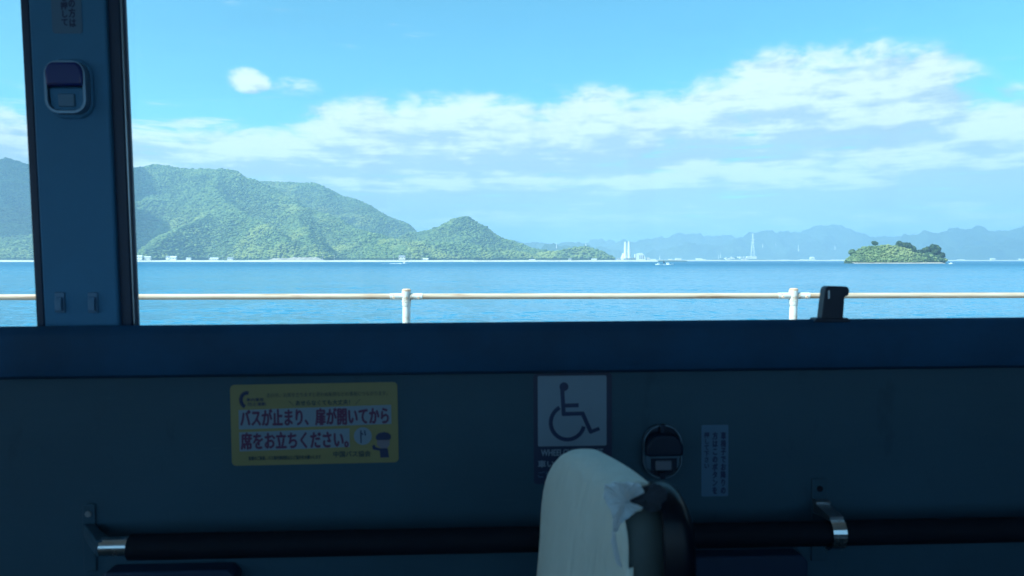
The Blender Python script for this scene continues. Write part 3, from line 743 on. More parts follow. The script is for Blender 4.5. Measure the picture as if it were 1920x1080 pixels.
# ---- guard rail on the sea wall
def rust_b(t, b, tcn):
    n = t.noise(t.vm('MULTIPLY', tcn.outputs['Object'], (.9, 14, 14)), 3.0, 7, .7)
    t.l.new(t.ramp(n, [(.28, (.66, .57, .45)), (.5, (.60, .45, .33)), (.68, (.40, .22, .13))]), b.inputs['Base Color']); b.inputs['Roughness'].default_value = .6
mat('rail_paint', builder=rust_b)
def post_b(t, b, tcn):
    n = t.noise(tcn.outputs['Object'], 14.0, 5, .6)
    t.l.new(t.ramp(n, [(.30, (.42, .27, .17)), (.40, (.66, .62, .56)), (.55, (.74, .74, .71)), (.8, (.78, .78, .75))]), b.inputs['Base Color']); b.inputs['Roughness'].default_value = .5
mat('post_paint', builder=post_b)
mat('cap_rust', (.62, .42, .30), .7, vary=.4, vscale=20)
RN = 5.80                                            # metres from the lens line to the rail
def rail_pt(px, py):
    d = ray(px, py); n = np.array([-math.sin(TH), math.cos(TH), 0]); t = RN / (d @ n); return CAM + d * t
p1 = rail_pt(762, 541); p2 = rail_pt(1488, 541); rz = rail_pt(1125, 555.2)[2]; tz = p1[2]
ev = p2 - p1; ev[2] = 0; SP = np.linalg.norm(ev); ev /= SP
gr = empty('guard_rail', (p1[0], p1[1], .86)); gr.rotation_euler.z = math.atan2(ev[1], ev[0])
ztop = tz - .86; zr = rz - .86
for k in range(-4, 6):
    po = MB().lathe([(.031, 0), (.031, ztop - .03)], 20).build('post', MATS['post_paint'], gr, smooth=True, loc=(k * SP * (1.055 if k < 0 else 1.0), 0, 0)) if k == -4 else None
    if po is not None:
        first = po
        MB().lathe([(.035, ztop - .03), (.036, ztop - .018), (.033, ztop - .014), (.035, ztop - .01), (.026, ztop - .002), (.008, ztop)], 20).build('cap', MATS['cap_rust'], po, smooth=True)
        MB().lathe([(.033, zr - .075), (.034, zr - .072), (.034, zr - .045), (.036, zr - .043), (.036, zr + .04), (.034, zr + .042)], 20).build('collar', MATS['post_paint'], po, smooth=True)
        for s in (-1, 1):
            MB().tube((s * .02, 0, zr), (s * .125, 0, zr), .0255, n=16).build('sleeve', MATS['post_paint'], po, smooth=True)
            MB().lathe([(.009, -.037), (.010, -.032), (.010, -.02)], 8, 'y', c=(s * .095, 0, zr - .008)).build('bolt', MATS['cap_rust'], po)
        MB().lathe([(.07, 0.001), (.07, .012), (.04, .016)], 16).build('foot', MATS['post_paint'], po)
    else:
        o = copy_tree(first, gr); o.location = (k * SP * (1.055 if k < 0 else 1.0), 0, 0)
for z in (zr, zr - .42):
    for k in range(-4, 5):
        a = k * SP * (1.055 if k < 0 else 1.0); b = (k + 1) * SP * (1.055 if k + 1 < 0 else 1.0)
        if z == zr and k == -4 or (z != zr and k == -4):
            pass
        MB().tube((a + .03, 0, z), (b - .03, 0, z), .0225, n=16).build('rail', MATS['rail_paint'], gr, smooth=True)
tag(gr, 'white pipe guard rail with rusty top bar along the sea wall', 'guard rail')

# ---- clouds drifting over the hills, out of the window's view (their shadows lie on the slopes)
mat('cloud_white', (.85, .86, .88), 1.0)
def cloud(target, D, rx, ry, seed, label):
    P = at(*target, D); k = (1150 - P[2]) / SUN.z; C = P + np.array(SUN) * k
    bm = bmesh.new(); r = random.Random(seed)
    for i in range(26):
        a = r.uniform(0, 6.28); q = math.sqrt(r.random()) * .8
        s = r.uniform(.22, .42) * min(rx, ry) * (1.15 - q)
        m4 = Matrix.Translation((math.cos(a) * q * rx, math.sin(a) * q * ry, s * .35)) @ Matrix.Diagonal((s * 1.3, s * 1.3, s * .8, 1))
        bmesh.ops.create_icosphere(bm, subdivisions=3, radius=1.0, matrix=m4)
    m4 = Matrix.Diagonal((rx * .92, ry * .92, 40, 1)); bmesh.ops.create_icosphere(bm, subdivisions=4, radius=1.0, matrix=m4)
    me = bpy.data.meshes.new('cloud'); bm.to_mesh(me); bm.free(); me.materials.append(MATS['cloud_white'])
    me.polygons.foreach_set('use_smooth', [True] * len(me.polygons))
    o = bpy.data.objects.new('cloud', me); col.objects.link(o); o.location = C
    return tag(o, label, kind='stuff')
cloud((-60, 370), 2900, 860, 560, 1, 'cumulus cloud over the shaded mountain')
cloud((268, 455), 2560, 150, 190, 2, 'small cumulus cloud over the shaded foot of the hills')

# ---- haze: one closed box of even, thin air round everything below the clouds
hz = MB().box(-31000, 31000, -31000, 31000, SEA_Z - 3.5, 560).build('haze', None) if False else None
hm = bpy.data.materials.new('haze_air'); hm.use_nodes = True; t = NT(hm.node_tree); t.n.clear()
pv = t.new('ShaderNodeVolumePrincipled'); pv.inputs['Color'].default_value = (.45, .66, .82, 1); pv.inputs['Density'].default_value = 2.05e-4; pv.inputs['Anisotropy'].default_value = .1
mo = t.new('ShaderNodeOutputMaterial'); t.l.new(pv.outputs[0], mo.inputs['Volume'])
hz = MB().box(-31000, 31000, -31000, 31000, SEA_Z - 3.5, 560).build('haze', hm); tag(hz, 'thin blue sea haze over the whole bay', kind='stuff')
# ================================================================== THE BUS
def panel_b(t, b, tcn):
    o = tcn.outputs['Object']
    n = t.noise(o, 1.7, 5, .6); scuff = t.noise(t.vm('MULTIPLY', o, (3.0, 1, 38)), 2.2, 6, .7); blot = t.noise(t.vm('MULTIPLY', o, (9, 1, 4)), 1.5, 4, .65)
    c = t.ramp(n, [(.3, (.026, .072, .112)), (.7, (.035, .092, .142))])
    c = t.mix(t.smooth(scuff, .60, .74, 0, .30), c, (.058, .125, .17, 1)); c = t.mix(t.smooth(blot, .60, .72, 0, .35), c, (.016, .045, .075, 1))
    t.l.new(c, b.inputs['Base Color']); t.l.new(t.smooth(scuff, .3, .75, .42, .65), b.inputs['Roughness']); b.inputs['Specular IOR Level'].default_value = .2
    bu = t.new('ShaderNodeBump'); bu.inputs['Strength'].default_value = .35; bu.inputs['Distance'].default_value = .0012
    t.l.new(t.noise(o, 420, 3, .6), bu.inputs['Height']); t.l.new(bu.outputs[0], b.inputs['Normal'])
mat('panel_grey', builder=panel_b)
mat('ledge_blue', (.011, .062, .140), .55, vary=.25, vscale=5, bump=.3, bscale=300, spec=.15)
mat('pillar_grey', (.055, .205, .38), .5, vary=.10, vscale=3, bump=.2, bscale=260, spec=.15)
mat('rubber', (.006, .028, .075), .5, bump=.2, bscale=150)
mat('frame_metal', (.30, .38, .44), .3, metal=.8)
mat('ceiling_white', (.80, .80, .78), .6)
mat('seat_base', (.02, .035, .06), .9)
mat('floor_light', (.42, .42, .40), .6, vary=.1, vscale=4)
mat('floor_grey', (.05, .06, .07), .6, vary=.2, vscale=4)
mat('steel', (.62, .64, .66), .22, metal=1.0, vary=.08, vscale=40)
mat('button_plate', (.06, .13, .20), .45)
mat('clip_grey', (.07, .20, .36), .5)
mat('steel_dull', (.30, .34, .38), .45, metal=.9, vary=.1, vscale=30)
mat('pad_black', (.003, .007, .016), .7, spec=.2, bump=.4, bscale=180)
mat('black_plastic', (.005, .018, .045), .42, bump=.1, bscale=200, spec=.3)
mat('hood_blue', (.006, .022, .16), .3)
mat('button_grey', (.055, .17, .30), .4)
mat('button_cream', (.13, .16, .22), .45)
mat('ring_chrome', (.16, .26, .36), .3, metal=.6)
mat('sticker_yellow', (.20, .19, .085), .5, vary=.05, vscale=12)  # sticker and ink colours muted to imitate the contrast loss of lens glare
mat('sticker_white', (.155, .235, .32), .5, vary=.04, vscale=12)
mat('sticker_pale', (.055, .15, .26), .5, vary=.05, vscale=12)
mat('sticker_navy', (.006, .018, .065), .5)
mat('ink_black', (.03, .05, .06), .5)
mat('ink_crimson', (.085, .018, .075), .5)
mat('ink_navy', (.006, .020, .085), .5)
mat('ink_skin', (.14, .14, .19), .5)
mat('grime', (.12, .16, .18), .7)
def glass(name, tint):
    m = bpy.data.materials.new(name); m.use_nodes = True; t = NT(m.node_tree); t.n.clear()
    tr = t.new('ShaderNodeBsdfTransparent'); tr.inputs[0].default_value = (*tint, 1)
    gl = t.new('ShaderNodeBsdfGlossy'); gl.inputs['Roughness'].default_value = .02
    fr = t.new('ShaderNodeFresnel'); fr.inputs[0].default_value = 1.45
    mx = t.new('ShaderNodeMixShader'); t.l.new(t.m('MULTIPLY', fr.outputs[0], .8), mx.inputs[0]); t.l.new(tr.outputs[0], mx.inputs[1]); t.l.new(gl.outputs[0], mx.inputs[2])
    tcn = t.new('ShaderNodeTexCoord'); df = t.new('ShaderNodeBsdfDiffuse'); df.inputs[0].default_value = (.7, .72, .74, 1); m2 = t.new('ShaderNodeMixShader')
    smear = t.noise(t.vm('MULTIPLY', tcn.outputs['Object'], (2.5, 1, 7)), 1.6, 5, .65)
    t.l.new(t.smooth(smear, .42, .75, .004, .035), m2.inputs[0]); t.l.new(mx.outputs[0], m2.inputs[1]); t.l.new(df.outputs[0], m2.inputs[2])
    mo = t.new('ShaderNodeOutputMaterial'); t.l.new(m2.outputs[0], mo.inputs[0]); MATS[name] = m
glass('pane_tint', GLASS_TINT)
glass('pane_dark', FAR_TINT)
glass('pane_clear', (.84, .96, 1.0))

bus = empty('bus', (0, 0, 0), RBM)
FLOOR, ROOF = .80, 2.98
XL, XR = -3.6, 3.4
led_t, led_b = L(960, 604.6, -.03)[2], L(960, 702, -.03)[2]
zs = led_t
TILT = .036
def tilt(z): return -TILT * (z - zs)
MB().box(XL, XR, D0, D0 + .05, FLOOR - .2, led_b + .03).build('side_panel', MATS['panel_grey'], bus)
prof = [(D0 + .001, led_b - .001), (D0 - .018, led_b), (D0 - .027, led_b + .006), (D0 - .031, led_b + .02), (D0 - .030, led_t - .018), (D0 - .026, led_t - .006), (D0 - .018, led_t), (D0 - .008, led_t - .001), (D0 + .02, led_t - .008), (D0 + .07, led_t - .02), (D0 + .07, led_b + .031), (D0 + .001, led_b + .031)]
MB().prism(prof, 'x', XL, XR).build('window_ledge', MATS['ledge_blue'], bus, smooth=True)
WT = 2.76                                            # top of the windows
def upright(name, px0, px1, off, depth, m, bev=0.0, s0=None, s1=None):
    """leaning upright between two pixel columns at the ledge"""
    a = L(px0, 607, off)[0] if s0 is None else s0; b = L(px1, 607, off)[0] if s1 is None else s1
    vs = []
    for z in (zs - .03, WT + .05):
        y = D0 + off + tilt(z)
        vs += [(a, y, z), (b, y, z), (b, y + depth, z), (a, y + depth, z)]
    return MB().add(vs, [(3, 2, 1, 0), (4, 5, 6, 7), (0, 1, 5, 4), (1, 2, 6, 5), (2, 3, 7, 6), (3, 0, 4, 7)]).build(name, m, bus, bevel=bev)
upright('pillar', 83, 223, .004, .05, MATS['pillar_grey'], .004)
upright('window_seal', 68, 84.5, .014, .035, MATS['rubber'], .003)
upright('window_seal', 222, 249, .014, .016, MATS['rubber'], .003)
upright('window_frame', 250, 253.5, .012, .006, MATS['frame_metal'], .001)
upright('window_seal', 254.5, 259, .012, .008, MATS['rubber'], .001)
sl, sr = L(70, 607, .03)[0], L(246, 607, .03)[0]
def pane(name, a, b, off, m):
    vs = []
    for (z, y_) in ((zs - .02, D0 + off + tilt(zs - .02)), (WT, D0 + off + tilt(WT))):
        for x, dy in ((a, 0), (b, 0), (b, .004), (a, .004)): vs.append((x, y_ + dy, z))
    return MB().add(vs, [(3, 2, 1, 0), (4, 5, 6, 7), (0, 1, 5, 4), (1, 2, 6, 5), (2, 3, 7, 6), (3, 0, 4, 7)])
# one sheet per window (a single face, so that light is tinted once)
def sheet_pane(a, b, off, m, y=None):
    z0, z1 = zs - .02, WT; y0, y1 = D0 + off + tilt(z0), D0 + off + tilt(z1)
    return MB().add([(a, y0, z0), (b, y0, z0), (b, y1, z1), (a, y1, z1)], [(0, 1, 2, 3)]).build('window_pane', m, bus)
sheet_pane(XL + .1, sl, .03, MATS['pane_tint'])
sheet_pane(sr, 1.55, .03, MATS['pane_tint'])
sheet_pane(1.70, XR - .1, .03, MATS['pane_tint'])
upright('pillar', 0, 0, .004, .05, MATS['pillar_grey'], .004, 1.53, 1.72)
upright('pillar', 0, 0, .004, .05, MATS['pillar_grey'], .004, -2.45, -2.30)
yT = D0 + tilt(WT)
MB().prism([(yT - .02, WT), (yT + .05, WT - .001), (yT + .05, ROOF), (yT - .35, ROOF), (yT - .30, ROOF - .08)], 'x', XL, XR).build('header', MATS['ceiling_white'], bus)
YF = -.95                                            # the opposite side of the bus
MB().box(XL, XR, YF - .05, yT + .05, ROOF + .001, ROOF + .06).build('roof', MATS['ceiling_white'], bus)
MB().box(XL, XR, YF - .05, D0 + .05, FLOOR - .26, FLOOR - .201).build('underfloor', MATS['floor_grey'], bus)
MB().box(-1.501, XR, YF + .001, D0 - .001, FLOOR - .199, FLOOR).build('floor', MATS['floor_grey'], bus)
MB().box(XL, -1.502, YF + .001, D0 - .001, FLOOR - .199, FLOOR + .02).build('bounce_floor', MATS['floor_light'], bus)  # unseen pale floor, added to bounce sunlight onto the seat cover
MB().box(XL, XR, YF - .05, YF, FLOOR - .2, 1.58).build('opposite_panel', MATS['panel_grey'], bus)
MB().box(XL, XR, YF - .05, YF, 2.74, ROOF).build('opposite_header', MATS['ceiling_white'], bus)
for x in (-3.6, -2.1, -.6, .75, 2.0, 3.3): MB().box(x, x + .13, YF - .05, YF + .01, 1.581, 2.739).build('opposite_pillar', MATS['pillar_grey'], bus)
for a, b in ((-3.47, -2.1), (-1.97, -.6), (-.47, .75), (.88, 2.0), (2.13, 3.3)):
    MB().add([(a, YF - .03, 1.581), (b, YF - .03, 1.581), (b, YF - .03, 2.739), (a, YF - .03, 2.739)], [(0, 1, 2, 3)]).build('window_pane', MATS['pane_dark'], bus)
MB().box(XL - .06, XL - .001, YF - .05, D0 + .06, FLOOR - .2, 1.30).build('front_wall', MATS['panel_grey'], bus)
MB().box(XL - .06, XL - .001, YF - .05, D0 + .06, 2.74, ROOF + .06).build('front_header', MATS['panel_grey'], bus)
for y0_, y1_ in ((YF - .05, YF + .06), (.18, .26), (D0 - .06, D0 + .06)): MB().box(XL - .055, XL - .002, y0_, y1_, 1.301, 2.739).build('windscreen_post', MATS['rubber'], bus)
MB().add([(XL - .03, YF + .06, 1.301), (XL - .03, D0 - .06, 1.301), (XL - .03, D0 - .06, 2.739), (XL - .03, YF + .06, 2.739)], [(0, 1, 2, 3)]).build('windscreen', MATS['pane_clear'], bus)
MB().box(XR + .001, XR + .06, YF - .05, D0 + .06, FLOOR - .2, ROOF + .06).build('rear_wall', MATS['panel_grey'], bus)
MB().box(-1.4, XR - .3, YF + .05, -.18, FLOOR + .001, FLOOR + .44).build('shade_bench', MATS['seat_base'], bus, bevel=.03)  # unseen seating, added to keep light off the lower side panel
for x in (-1.3, -.55, .35, 1.15, 1.95, 2.7): MB().box(x, x + .10, YF + .06, -.20, FLOOR + .441, FLOOR + .86).build('shade_bench_back', MATS['seat_base'], bus, bevel=.03)  # unseen seat backs, added for the same shading
# wheels carry the bus on the road
for x in (-2.6, 2.4):
    for y in (-.72, D0 - .28):
        w = MB().lathe([(.30, 0), (.44, .02), (.46, .06), (.46, .20), (.44, .25), (.30, .26)], 28, 'y', c=(x, y, .46)).build('wheel', MATS['rubber'], bus, smooth=True)
tag(bus, 'dark blue-grey bus interior with wide windows, seen from a seat inside', 'bus')

# small screws on the foot of the pillar cover
for px in (112, 174):
    p = L(px, 552, .0)
    root = bus_root('coat_hook', (p[0], D0 + .004 + tilt(p[2]), p[2] - .02))
    MB().box(-.009, .009, -.003, -.0002, -.014, .024).build('plate', MATS['clip_grey'], root, bevel=.002)
    MB().prism([(-.0031, .0), (-.0031, .014), (-.006, .016), (-.010, .008), (-.009, -.010), (-.005, -.010), (-.007, .005)], 'x', -.006, .006).build('clip', MATS['clip_grey'], root, bevel=.0015)
    tag(root, 'small dull metal clip at the foot of the window post, ' + ('nearer the narrow side window' if px == 112 else 'nearer the wide window'), 'clip', 'clips on the window post')

# ---- stickers and printing helpers (all in a root's own coordinates: x along, z up, y<0 towards the cabin)
def rrect(w, h, r, n=6):
    pts = []
    for cx, cz, a0 in ((w / 2 - r, h / 2 - r, 0), (-w / 2 + r, h / 2 - r, 90), (-w / 2 + r, -h / 2 + r, 180), (w / 2 - r, -h / 2 + r, 270)):
        for i in range(n + 1):
            a = R(a0 + 90 * i / n); pts.append((cx + r * math.cos(a), cz + r * math.sin(a)))
    return pts
def flat(parent, name, pts, y, m, th=.0003):
    return MB().prism(pts, 'y', y, y + th).build(name, m, parent)
def stroke(mb, pts, w, y):
    for a, b in zip(pts[:-1], pts[1:]):
        a = np.array(a, float); b = np.array(b, float); d = (b - a) / np.linalg.norm(b - a); n = np.array([-d[1], d[0]]) * w / 2; e = d * w * .0
        q = [a - e + n, a - e - n, b + e - n, b + e + n]; k = len(mb.v)
        mb.v += [(p[0], y, p[1]) for p in q]; mb.f.append((k, k + 1, k + 2, k + 3))
def disc(mb, c, r, y, n=24):
    k = len(mb.v); mb.v += [(c[0] + r * math.cos(2 * math.pi * i / n), y, c[1] + r * math.sin(2 * math.pi * i / n)) for i in range(n)]; mb.f.append(tuple(range(k, k + n)))
def lettering(parent, body, x0, x1, z0, z1, y, m, bold=0.0, keep=False, shear=0.0, vertical=False, spacing=1.0):
    cu = bpy.data.curves.new('lettering', 'FONT'); cu.body = body; cu.size = 1.0; cu.resolution_u = 3; cu.shear = shear
    cu.align_x = 'CENTER' if vertical else 'LEFT'; cu.space_line = spacing if vertical else 1.0; cu.fill_mode = 'FRONT'
    ob = bpy.data.objects.new('lettering', cu); col.objects.link(ob)
    bpy.context.view_layer.update()
    me = bpy.data.meshes.new_from_object(ob.evaluated_get(bpy.context.evaluated_depsgraph_get()))
    bpy.data.objects.remove(ob); bpy.data.curves.remove(cu)
    n = len(me.vertices)
    if n == 0: return None
    co = np.empty(n * 3); me.vertices.foreach_get('co', co); co = co.reshape(-1, 3)
    lo, hi = co.min(0), co.max(0); sx = (x1 - x0) / (hi[0] - lo[0]); sz = (z1 - z0) / (hi[1] - lo[1])
    if keep: sx = sz = min(sx, sz)
    out = np.stack([x0 + (co[:, 0] - lo[0]) * sx, np.full(n, y), z0 + (co[:, 1] - lo[1]) * sz], -1)
    fs = [tuple(pl.vertices) for pl in me.polygons]; bpy.data.meshes.remove(me)
    q = bold * (z1 - z0); vs, ff = [], []
    for j, (dx, dz) in enumerate(((0, 0), (q, 0), (-q, 0), (0, q), (0, -q)) if bold else ((0, 0),)):     # heavier strokes: the print laid on five times, a hair apart
        k = len(vs); vs += [(v[0] + dx, v[1] - j * 1e-5, v[2] + dz) for v in out.tolist()]; ff += [tuple(i + k for i in f) for f in fs]
    me = bpy.data.meshes.new('lettering'); me.from_pydata(vs, [], ff); me.materials.append(m)
    o = bpy.data.objects.new('lettering', me); col.objects.link(o); o.parent = parent
    return o

# ---- yellow notice
c = L(590.5, 794.5); A = L(434, 794.5); B = L(747, 794.5); T = L(590.5, 718.5); Bo = L(590.5, 869.5)
W, H = B[0] - A[0], T[2] - Bo[2]
nt = bus_root('notice_sticker', (c[0], D0, c[2] - H / 2))
nt.matrix_world = nt.matrix_world @ Matrix.Translation((0, 0, H / 2)) @ Matrix.Rotation(R(-.35), 4, 'Y') @ Matrix.Translation((0, 0, -H / 2))
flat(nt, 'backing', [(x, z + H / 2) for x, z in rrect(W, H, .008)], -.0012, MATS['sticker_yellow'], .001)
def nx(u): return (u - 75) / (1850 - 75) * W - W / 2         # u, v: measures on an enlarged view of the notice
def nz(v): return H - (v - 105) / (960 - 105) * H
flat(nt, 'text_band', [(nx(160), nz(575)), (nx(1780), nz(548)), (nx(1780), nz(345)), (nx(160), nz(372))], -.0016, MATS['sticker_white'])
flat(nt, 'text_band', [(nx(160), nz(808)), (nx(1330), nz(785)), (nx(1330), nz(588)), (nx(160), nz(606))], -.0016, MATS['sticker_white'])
lettering(nt, 'バスが止まり、扉が開いてから', nx(180), nx(1750), nz(545), nz(368), -.0020, MATS['ink_crimson'], bold=.035)
lettering(nt, '席をお立ちください。', nx(180), nx(1315), nz(788), nz(612), -.0020, MATS['ink_crimson'], bold=.035)
lettering(nt, '＼ あせらなくても大丈夫！ ／', nx(690), nx(1450), nz(335), nz(280), -.0020, MATS['ink_black'], bold=.035)
lettering(nt, '走行中、お席を立ちますと思わぬ転倒などの事故につながります。', nx(460), nx(1745), nz(245), nz(195), -.0020, MATS['ink_black'])
lettering(nt, '皆様のご乗車、バス車内事故防止にご協力をお願いします', nx(255), nx(1020), nz(905), nz(862), -.0020, MATS['ink_black'], bold=.03)
lettering(nt, '中国バス協会', nx(1155), nx(1550), nz(890), nz(828), -.0020, MATS['ink_black'], bold=.035)
mb = MB(); arc = [(nx(250 + 62 * math.cos(R(a))), nz(265 + 75 * math.sin(R(a)))) for a in range(110, 300, 10)]
stroke(mb, arc, .007, -.0020); mb.build('emblem', MATS['ink_navy'], nt)
lettering(nt, '車内事故', nx(245), nx(430), nz(282), nz(245), -.0020, MATS['ink_navy'], bold=.015)
lettering(nt, '防止運動', nx(262), nx(450), nz(330), nz(292), -.0020, MATS['ink_navy'], bold=.015)
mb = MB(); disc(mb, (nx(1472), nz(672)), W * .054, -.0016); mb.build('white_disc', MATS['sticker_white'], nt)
mb = MB(); stroke(mb, [(nx(1452), nz(610)), (nx(1452), nz(745))], .0022, -.0020); stroke(mb, [(nx(1452), nz(640)), (nx(1478), nz(655))], .0022, -.0020); stroke(mb, [(nx(1492), nz(612)), (nx(1500), nz(665))], .0022, -.0020)
mb.build('hand_print', MATS['ink_navy'], nt)
# printed driver: cap, face, uniform with raised hand
mb = MB(); mb.add([(nx(u), -.0020, nz(v)) for u, v in ((1608, 700), (1612, 672), (1640, 645), (1695, 632), (1745, 642), (1772, 668), (1772, 700), (1755, 718), (1625, 718))], [tuple(range(9))]); mb.build('cap_print', MATS['ink_navy'], nt)
mb = MB(); mb.add([(nx(u), -.0018, nz(v)) for u, v in ((1622, 719), (1757, 719), (1757, 770), (1725, 805), (1665, 805), (1622, 770))], [tuple(range(6))]); mb.build('face_print', MATS['ink_skin'], nt)
mb = MB(); mb.add([(nx(u), -.0020, nz(v)) for u, v in ((1650, 806), (1735, 806), (1748, 905), (1655, 905), (1650, 832), (1575, 815), (1570, 775), (1595, 765), (1605, 790))], [tuple(range(9))]); mb.build('uniform_print', MATS['ink_navy'], nt)
tag(nt, 'yellow rectangular safety notice with crimson Japanese lettering below the window', 'notice')

# ---- wheelchair sign
c0 = L(1000, 700); c1 = L(1147, 905); W, H = c1[0] - c0[0], c0[2] - c1[2]
wcs = bus_root('wheelchair_sign', ((c0[0] + c1[0]) / 2, D0, c1[2]))
def wx(px): return (px - 1000) / 147 * W - W / 2
def wz(py): return H - (py - 700) / 205 * H
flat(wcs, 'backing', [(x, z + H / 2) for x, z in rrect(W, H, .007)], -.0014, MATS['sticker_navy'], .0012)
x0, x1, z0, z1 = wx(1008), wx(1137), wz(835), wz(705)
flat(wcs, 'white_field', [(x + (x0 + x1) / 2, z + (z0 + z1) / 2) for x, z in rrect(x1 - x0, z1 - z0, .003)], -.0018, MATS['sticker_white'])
def sx(u): return wx(980 + u * 420 / 1745)
def sz_(v): return wz(680 + v * 260 / 1080)
mb = MB(); y = -.0024
disc(mb, (sx(320), sz_(187)), W * .057, y)
lw = W * .052
stroke(mb, [(sx(306), sz_(205)), (sx(318), sz_(408))], lw, y - .0001); stroke(mb, [(sx(318), sz_(332)), (sx(434), sz_(330))], lw, y - .0002); stroke(mb, [(sx(308), sz_(396)), (sx(475), sz_(394))], lw, y - .0003)
stroke(mb, [(sx(462), sz_(388)), (sx(530), sz_(540))], lw, y - .0004); stroke(mb, [(sx(518), sz_(540)), (sx(596), sz_(510))], lw * .9, y - .0005)
arc = [(sx(347 + 131 * math.cos(R(a))), sz_(462 + 131 * math.sin(R(a)))) for a in range(14, 246, 6)]
stroke(mb, arc, lw, y - .0002)
mb.build('wheelchair_print', MATS['ink_navy'], wcs)
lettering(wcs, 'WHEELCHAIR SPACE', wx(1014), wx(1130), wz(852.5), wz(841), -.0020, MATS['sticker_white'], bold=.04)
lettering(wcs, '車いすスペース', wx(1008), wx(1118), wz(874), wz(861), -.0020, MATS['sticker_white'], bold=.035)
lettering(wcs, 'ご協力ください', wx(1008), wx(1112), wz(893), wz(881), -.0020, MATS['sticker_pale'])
tag(wcs, 'navy wheelchair space sign with white square and wheelchair symbol on the side panel', 'sign')

# ---- tall text sticker beside the wall button
c0 = L(1315, 797); c1 = L(1365, 930); W, H = c1[0] - c0[0], c0[2] - c1[2]
ts = bus_root('instruction_sticker', ((c0[0] + c1[0]) / 2, D0, c1[2]))
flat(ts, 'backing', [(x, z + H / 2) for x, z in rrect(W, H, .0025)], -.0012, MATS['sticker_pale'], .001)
for (cx, txt, z0, z1) in ((.31, '車\n椅\n子\nで\nお\n降\nり\nの', .04, .90), (0, '方\nは\nこ\nの\nボ\nタ\nン\nを', .04, .90), (-.31, '押\nし\nて\n下\nさ\nい', .40, .90)):
    lettering(ts, txt, (cx - .09) * W, (cx + .09) * W, z0 * H, z1 * H, -.0017, MATS['ink_navy'], vertical=True, bold=.006)
tag(ts, 'tall pale sticker with columns of Japanese text beside the wall call button', 'sticker')

# ---- sticker at the top of the window post
c0 = L(97.5, -60, -.012); c1 = L(157, 64, -.012); W, H = c1[0] - c0[0], c0[2] - c1[2]
zc = (c0[2] + c1[2]) / 2
LEAN = Matrix.Rotation(math.atan(TILT), 4, 'X')
def pillar_root(name, s, z):
    r_ = bus_root(name, (s, D0 + .004 + tilt(z), z)); r_.matrix_world = r_.matrix_world @ LEAN; return r_
vs_ = pillar_root('post_sticker', (c0[0] + c1[0]) / 2, c1[2])
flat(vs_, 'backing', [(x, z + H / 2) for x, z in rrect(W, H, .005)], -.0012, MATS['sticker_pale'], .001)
lettering(vs_, 'お\n降\nり\nの\n方\nは', .08 * W, .30 * W, .10 * H, .95 * H, -.0017, MATS['ink_navy'], vertical=True, bold=.006)
lettering(vs_, 'ボ\nタ\nン\nを\n押\nし\nて', -.18 * W, .04 * W, .12 * H, .95 * H, -.0017, MATS['ink_navy'], vertical=True, bold=.006)
tag(vs_, 'pale sticker with faint Japanese text at the top of the window post', 'sticker')

# ---- call buttons
def ring(w, h, r, t, y0, y1):
    o_, i_ = rrect(w, h, r, 8), rrect(w - 2 * t, h - 2 * t, max(r - t, .001), 8); n = len(o_); mb = MB()
    mb.v = [(p[0], y1, p[1]) for p in o_] + [(p[0] * .99, y0, p[1] * .99) for p in o_] + [(p[0] * 1.005, y0, p[1] * 1.005) for p in i_] + [(p[0], y1, p[1]) for p in i_]
    for k in range(4):
        for i in range(n): mb.f.append((k * n + i, k * n + (i + 1) % n, ((k + 1) % 4) * n + (i + 1) % n, ((k + 1) % 4) * n + i))
    return mb
def up(mb, dz, dx=0): mb.v = [(v[0] + dx, v[1], v[2] + dz) for v in mb.v]; return mb
p0, p1_ = L(98, 216, -.01), L(172, 119, -.01); W, H = p1_[0] - p0[0], p1_[2] - p0[2]
b1 = pillar_root('call_button', (p0[0] + p1_[0]) / 2, p0[2])
up(MB().prism(rrect(W * 1.12, H * 1.14, .03), 'y', -.006, -.0002), H / 2).build('base_plate', MATS['pillar_grey'], b1, bevel=.004)
up(ring(W, H, .024, .005, -.022, -.006), H / 2).build('bezel', MATS['ring_chrome'], b1, smooth=True)
hood = [(-W * .45, H * .52), (W * .45, H * .52), (W * .455, H * .80), (W * .40, H * .91), (W * .28, H * .965), (-W * .28, H * .965), (-W * .40, H * .91), (-W * .455, H * .80)]
MB().prism(hood, 'y', -.026, -.0061).build('hood', MATS['hood_blue'], b1, bevel=.005, segs=3)
MB().prism([(-W * .44, H * .5), (W * .44, H * .5), (W * .42, H * .16), (W * .32, H * .06), (-W * .32, H * .06), (-W * .42, H * .16)], 'y', -.016, -.0061).build('push_plate', MATS['pillar_grey'], b1, bevel=.003)
MB().box(-W * .2, W * .2, -.0195, -.0161, H * .13, H * .38).build('push_button', MATS['button_grey'], b1, bevel=.002)
tag(b1, 'rounded call button with dark blue hood on the window post', 'call button', 'call buttons')
p0, p1_ = L(1205, 897, -.01), L(1278, 795, -.01); W, H = p1_[0] - p0[0], p1_[2] - p0[2]
b2 = bus_root('call_button', ((p0[0] + p1_[0]) / 2, D0, p0[2]))
up(MB().prism(rrect(W * .99, H * .99, .034, 8), 'y', -.006, -.0002), H / 2).build('base_plate', MATS['black_plastic'], b2, bevel=.003)
up(ring(W * 1.0, H, .036, .0028, -.016, -.0061), H / 2).build('bezel', MATS['ring_chrome'], b2, smooth=True)
MB().box(-.005, .005, -.0166, -.0062, H * .85, H * 1.0).build('tab', MATS['black_plastic'], b2, bevel=.001)
MB().box(-.005, .005, -.0166, -.0062, 0, H * .12).build('tab', MATS['black_plastic'], b2, bevel=.001)
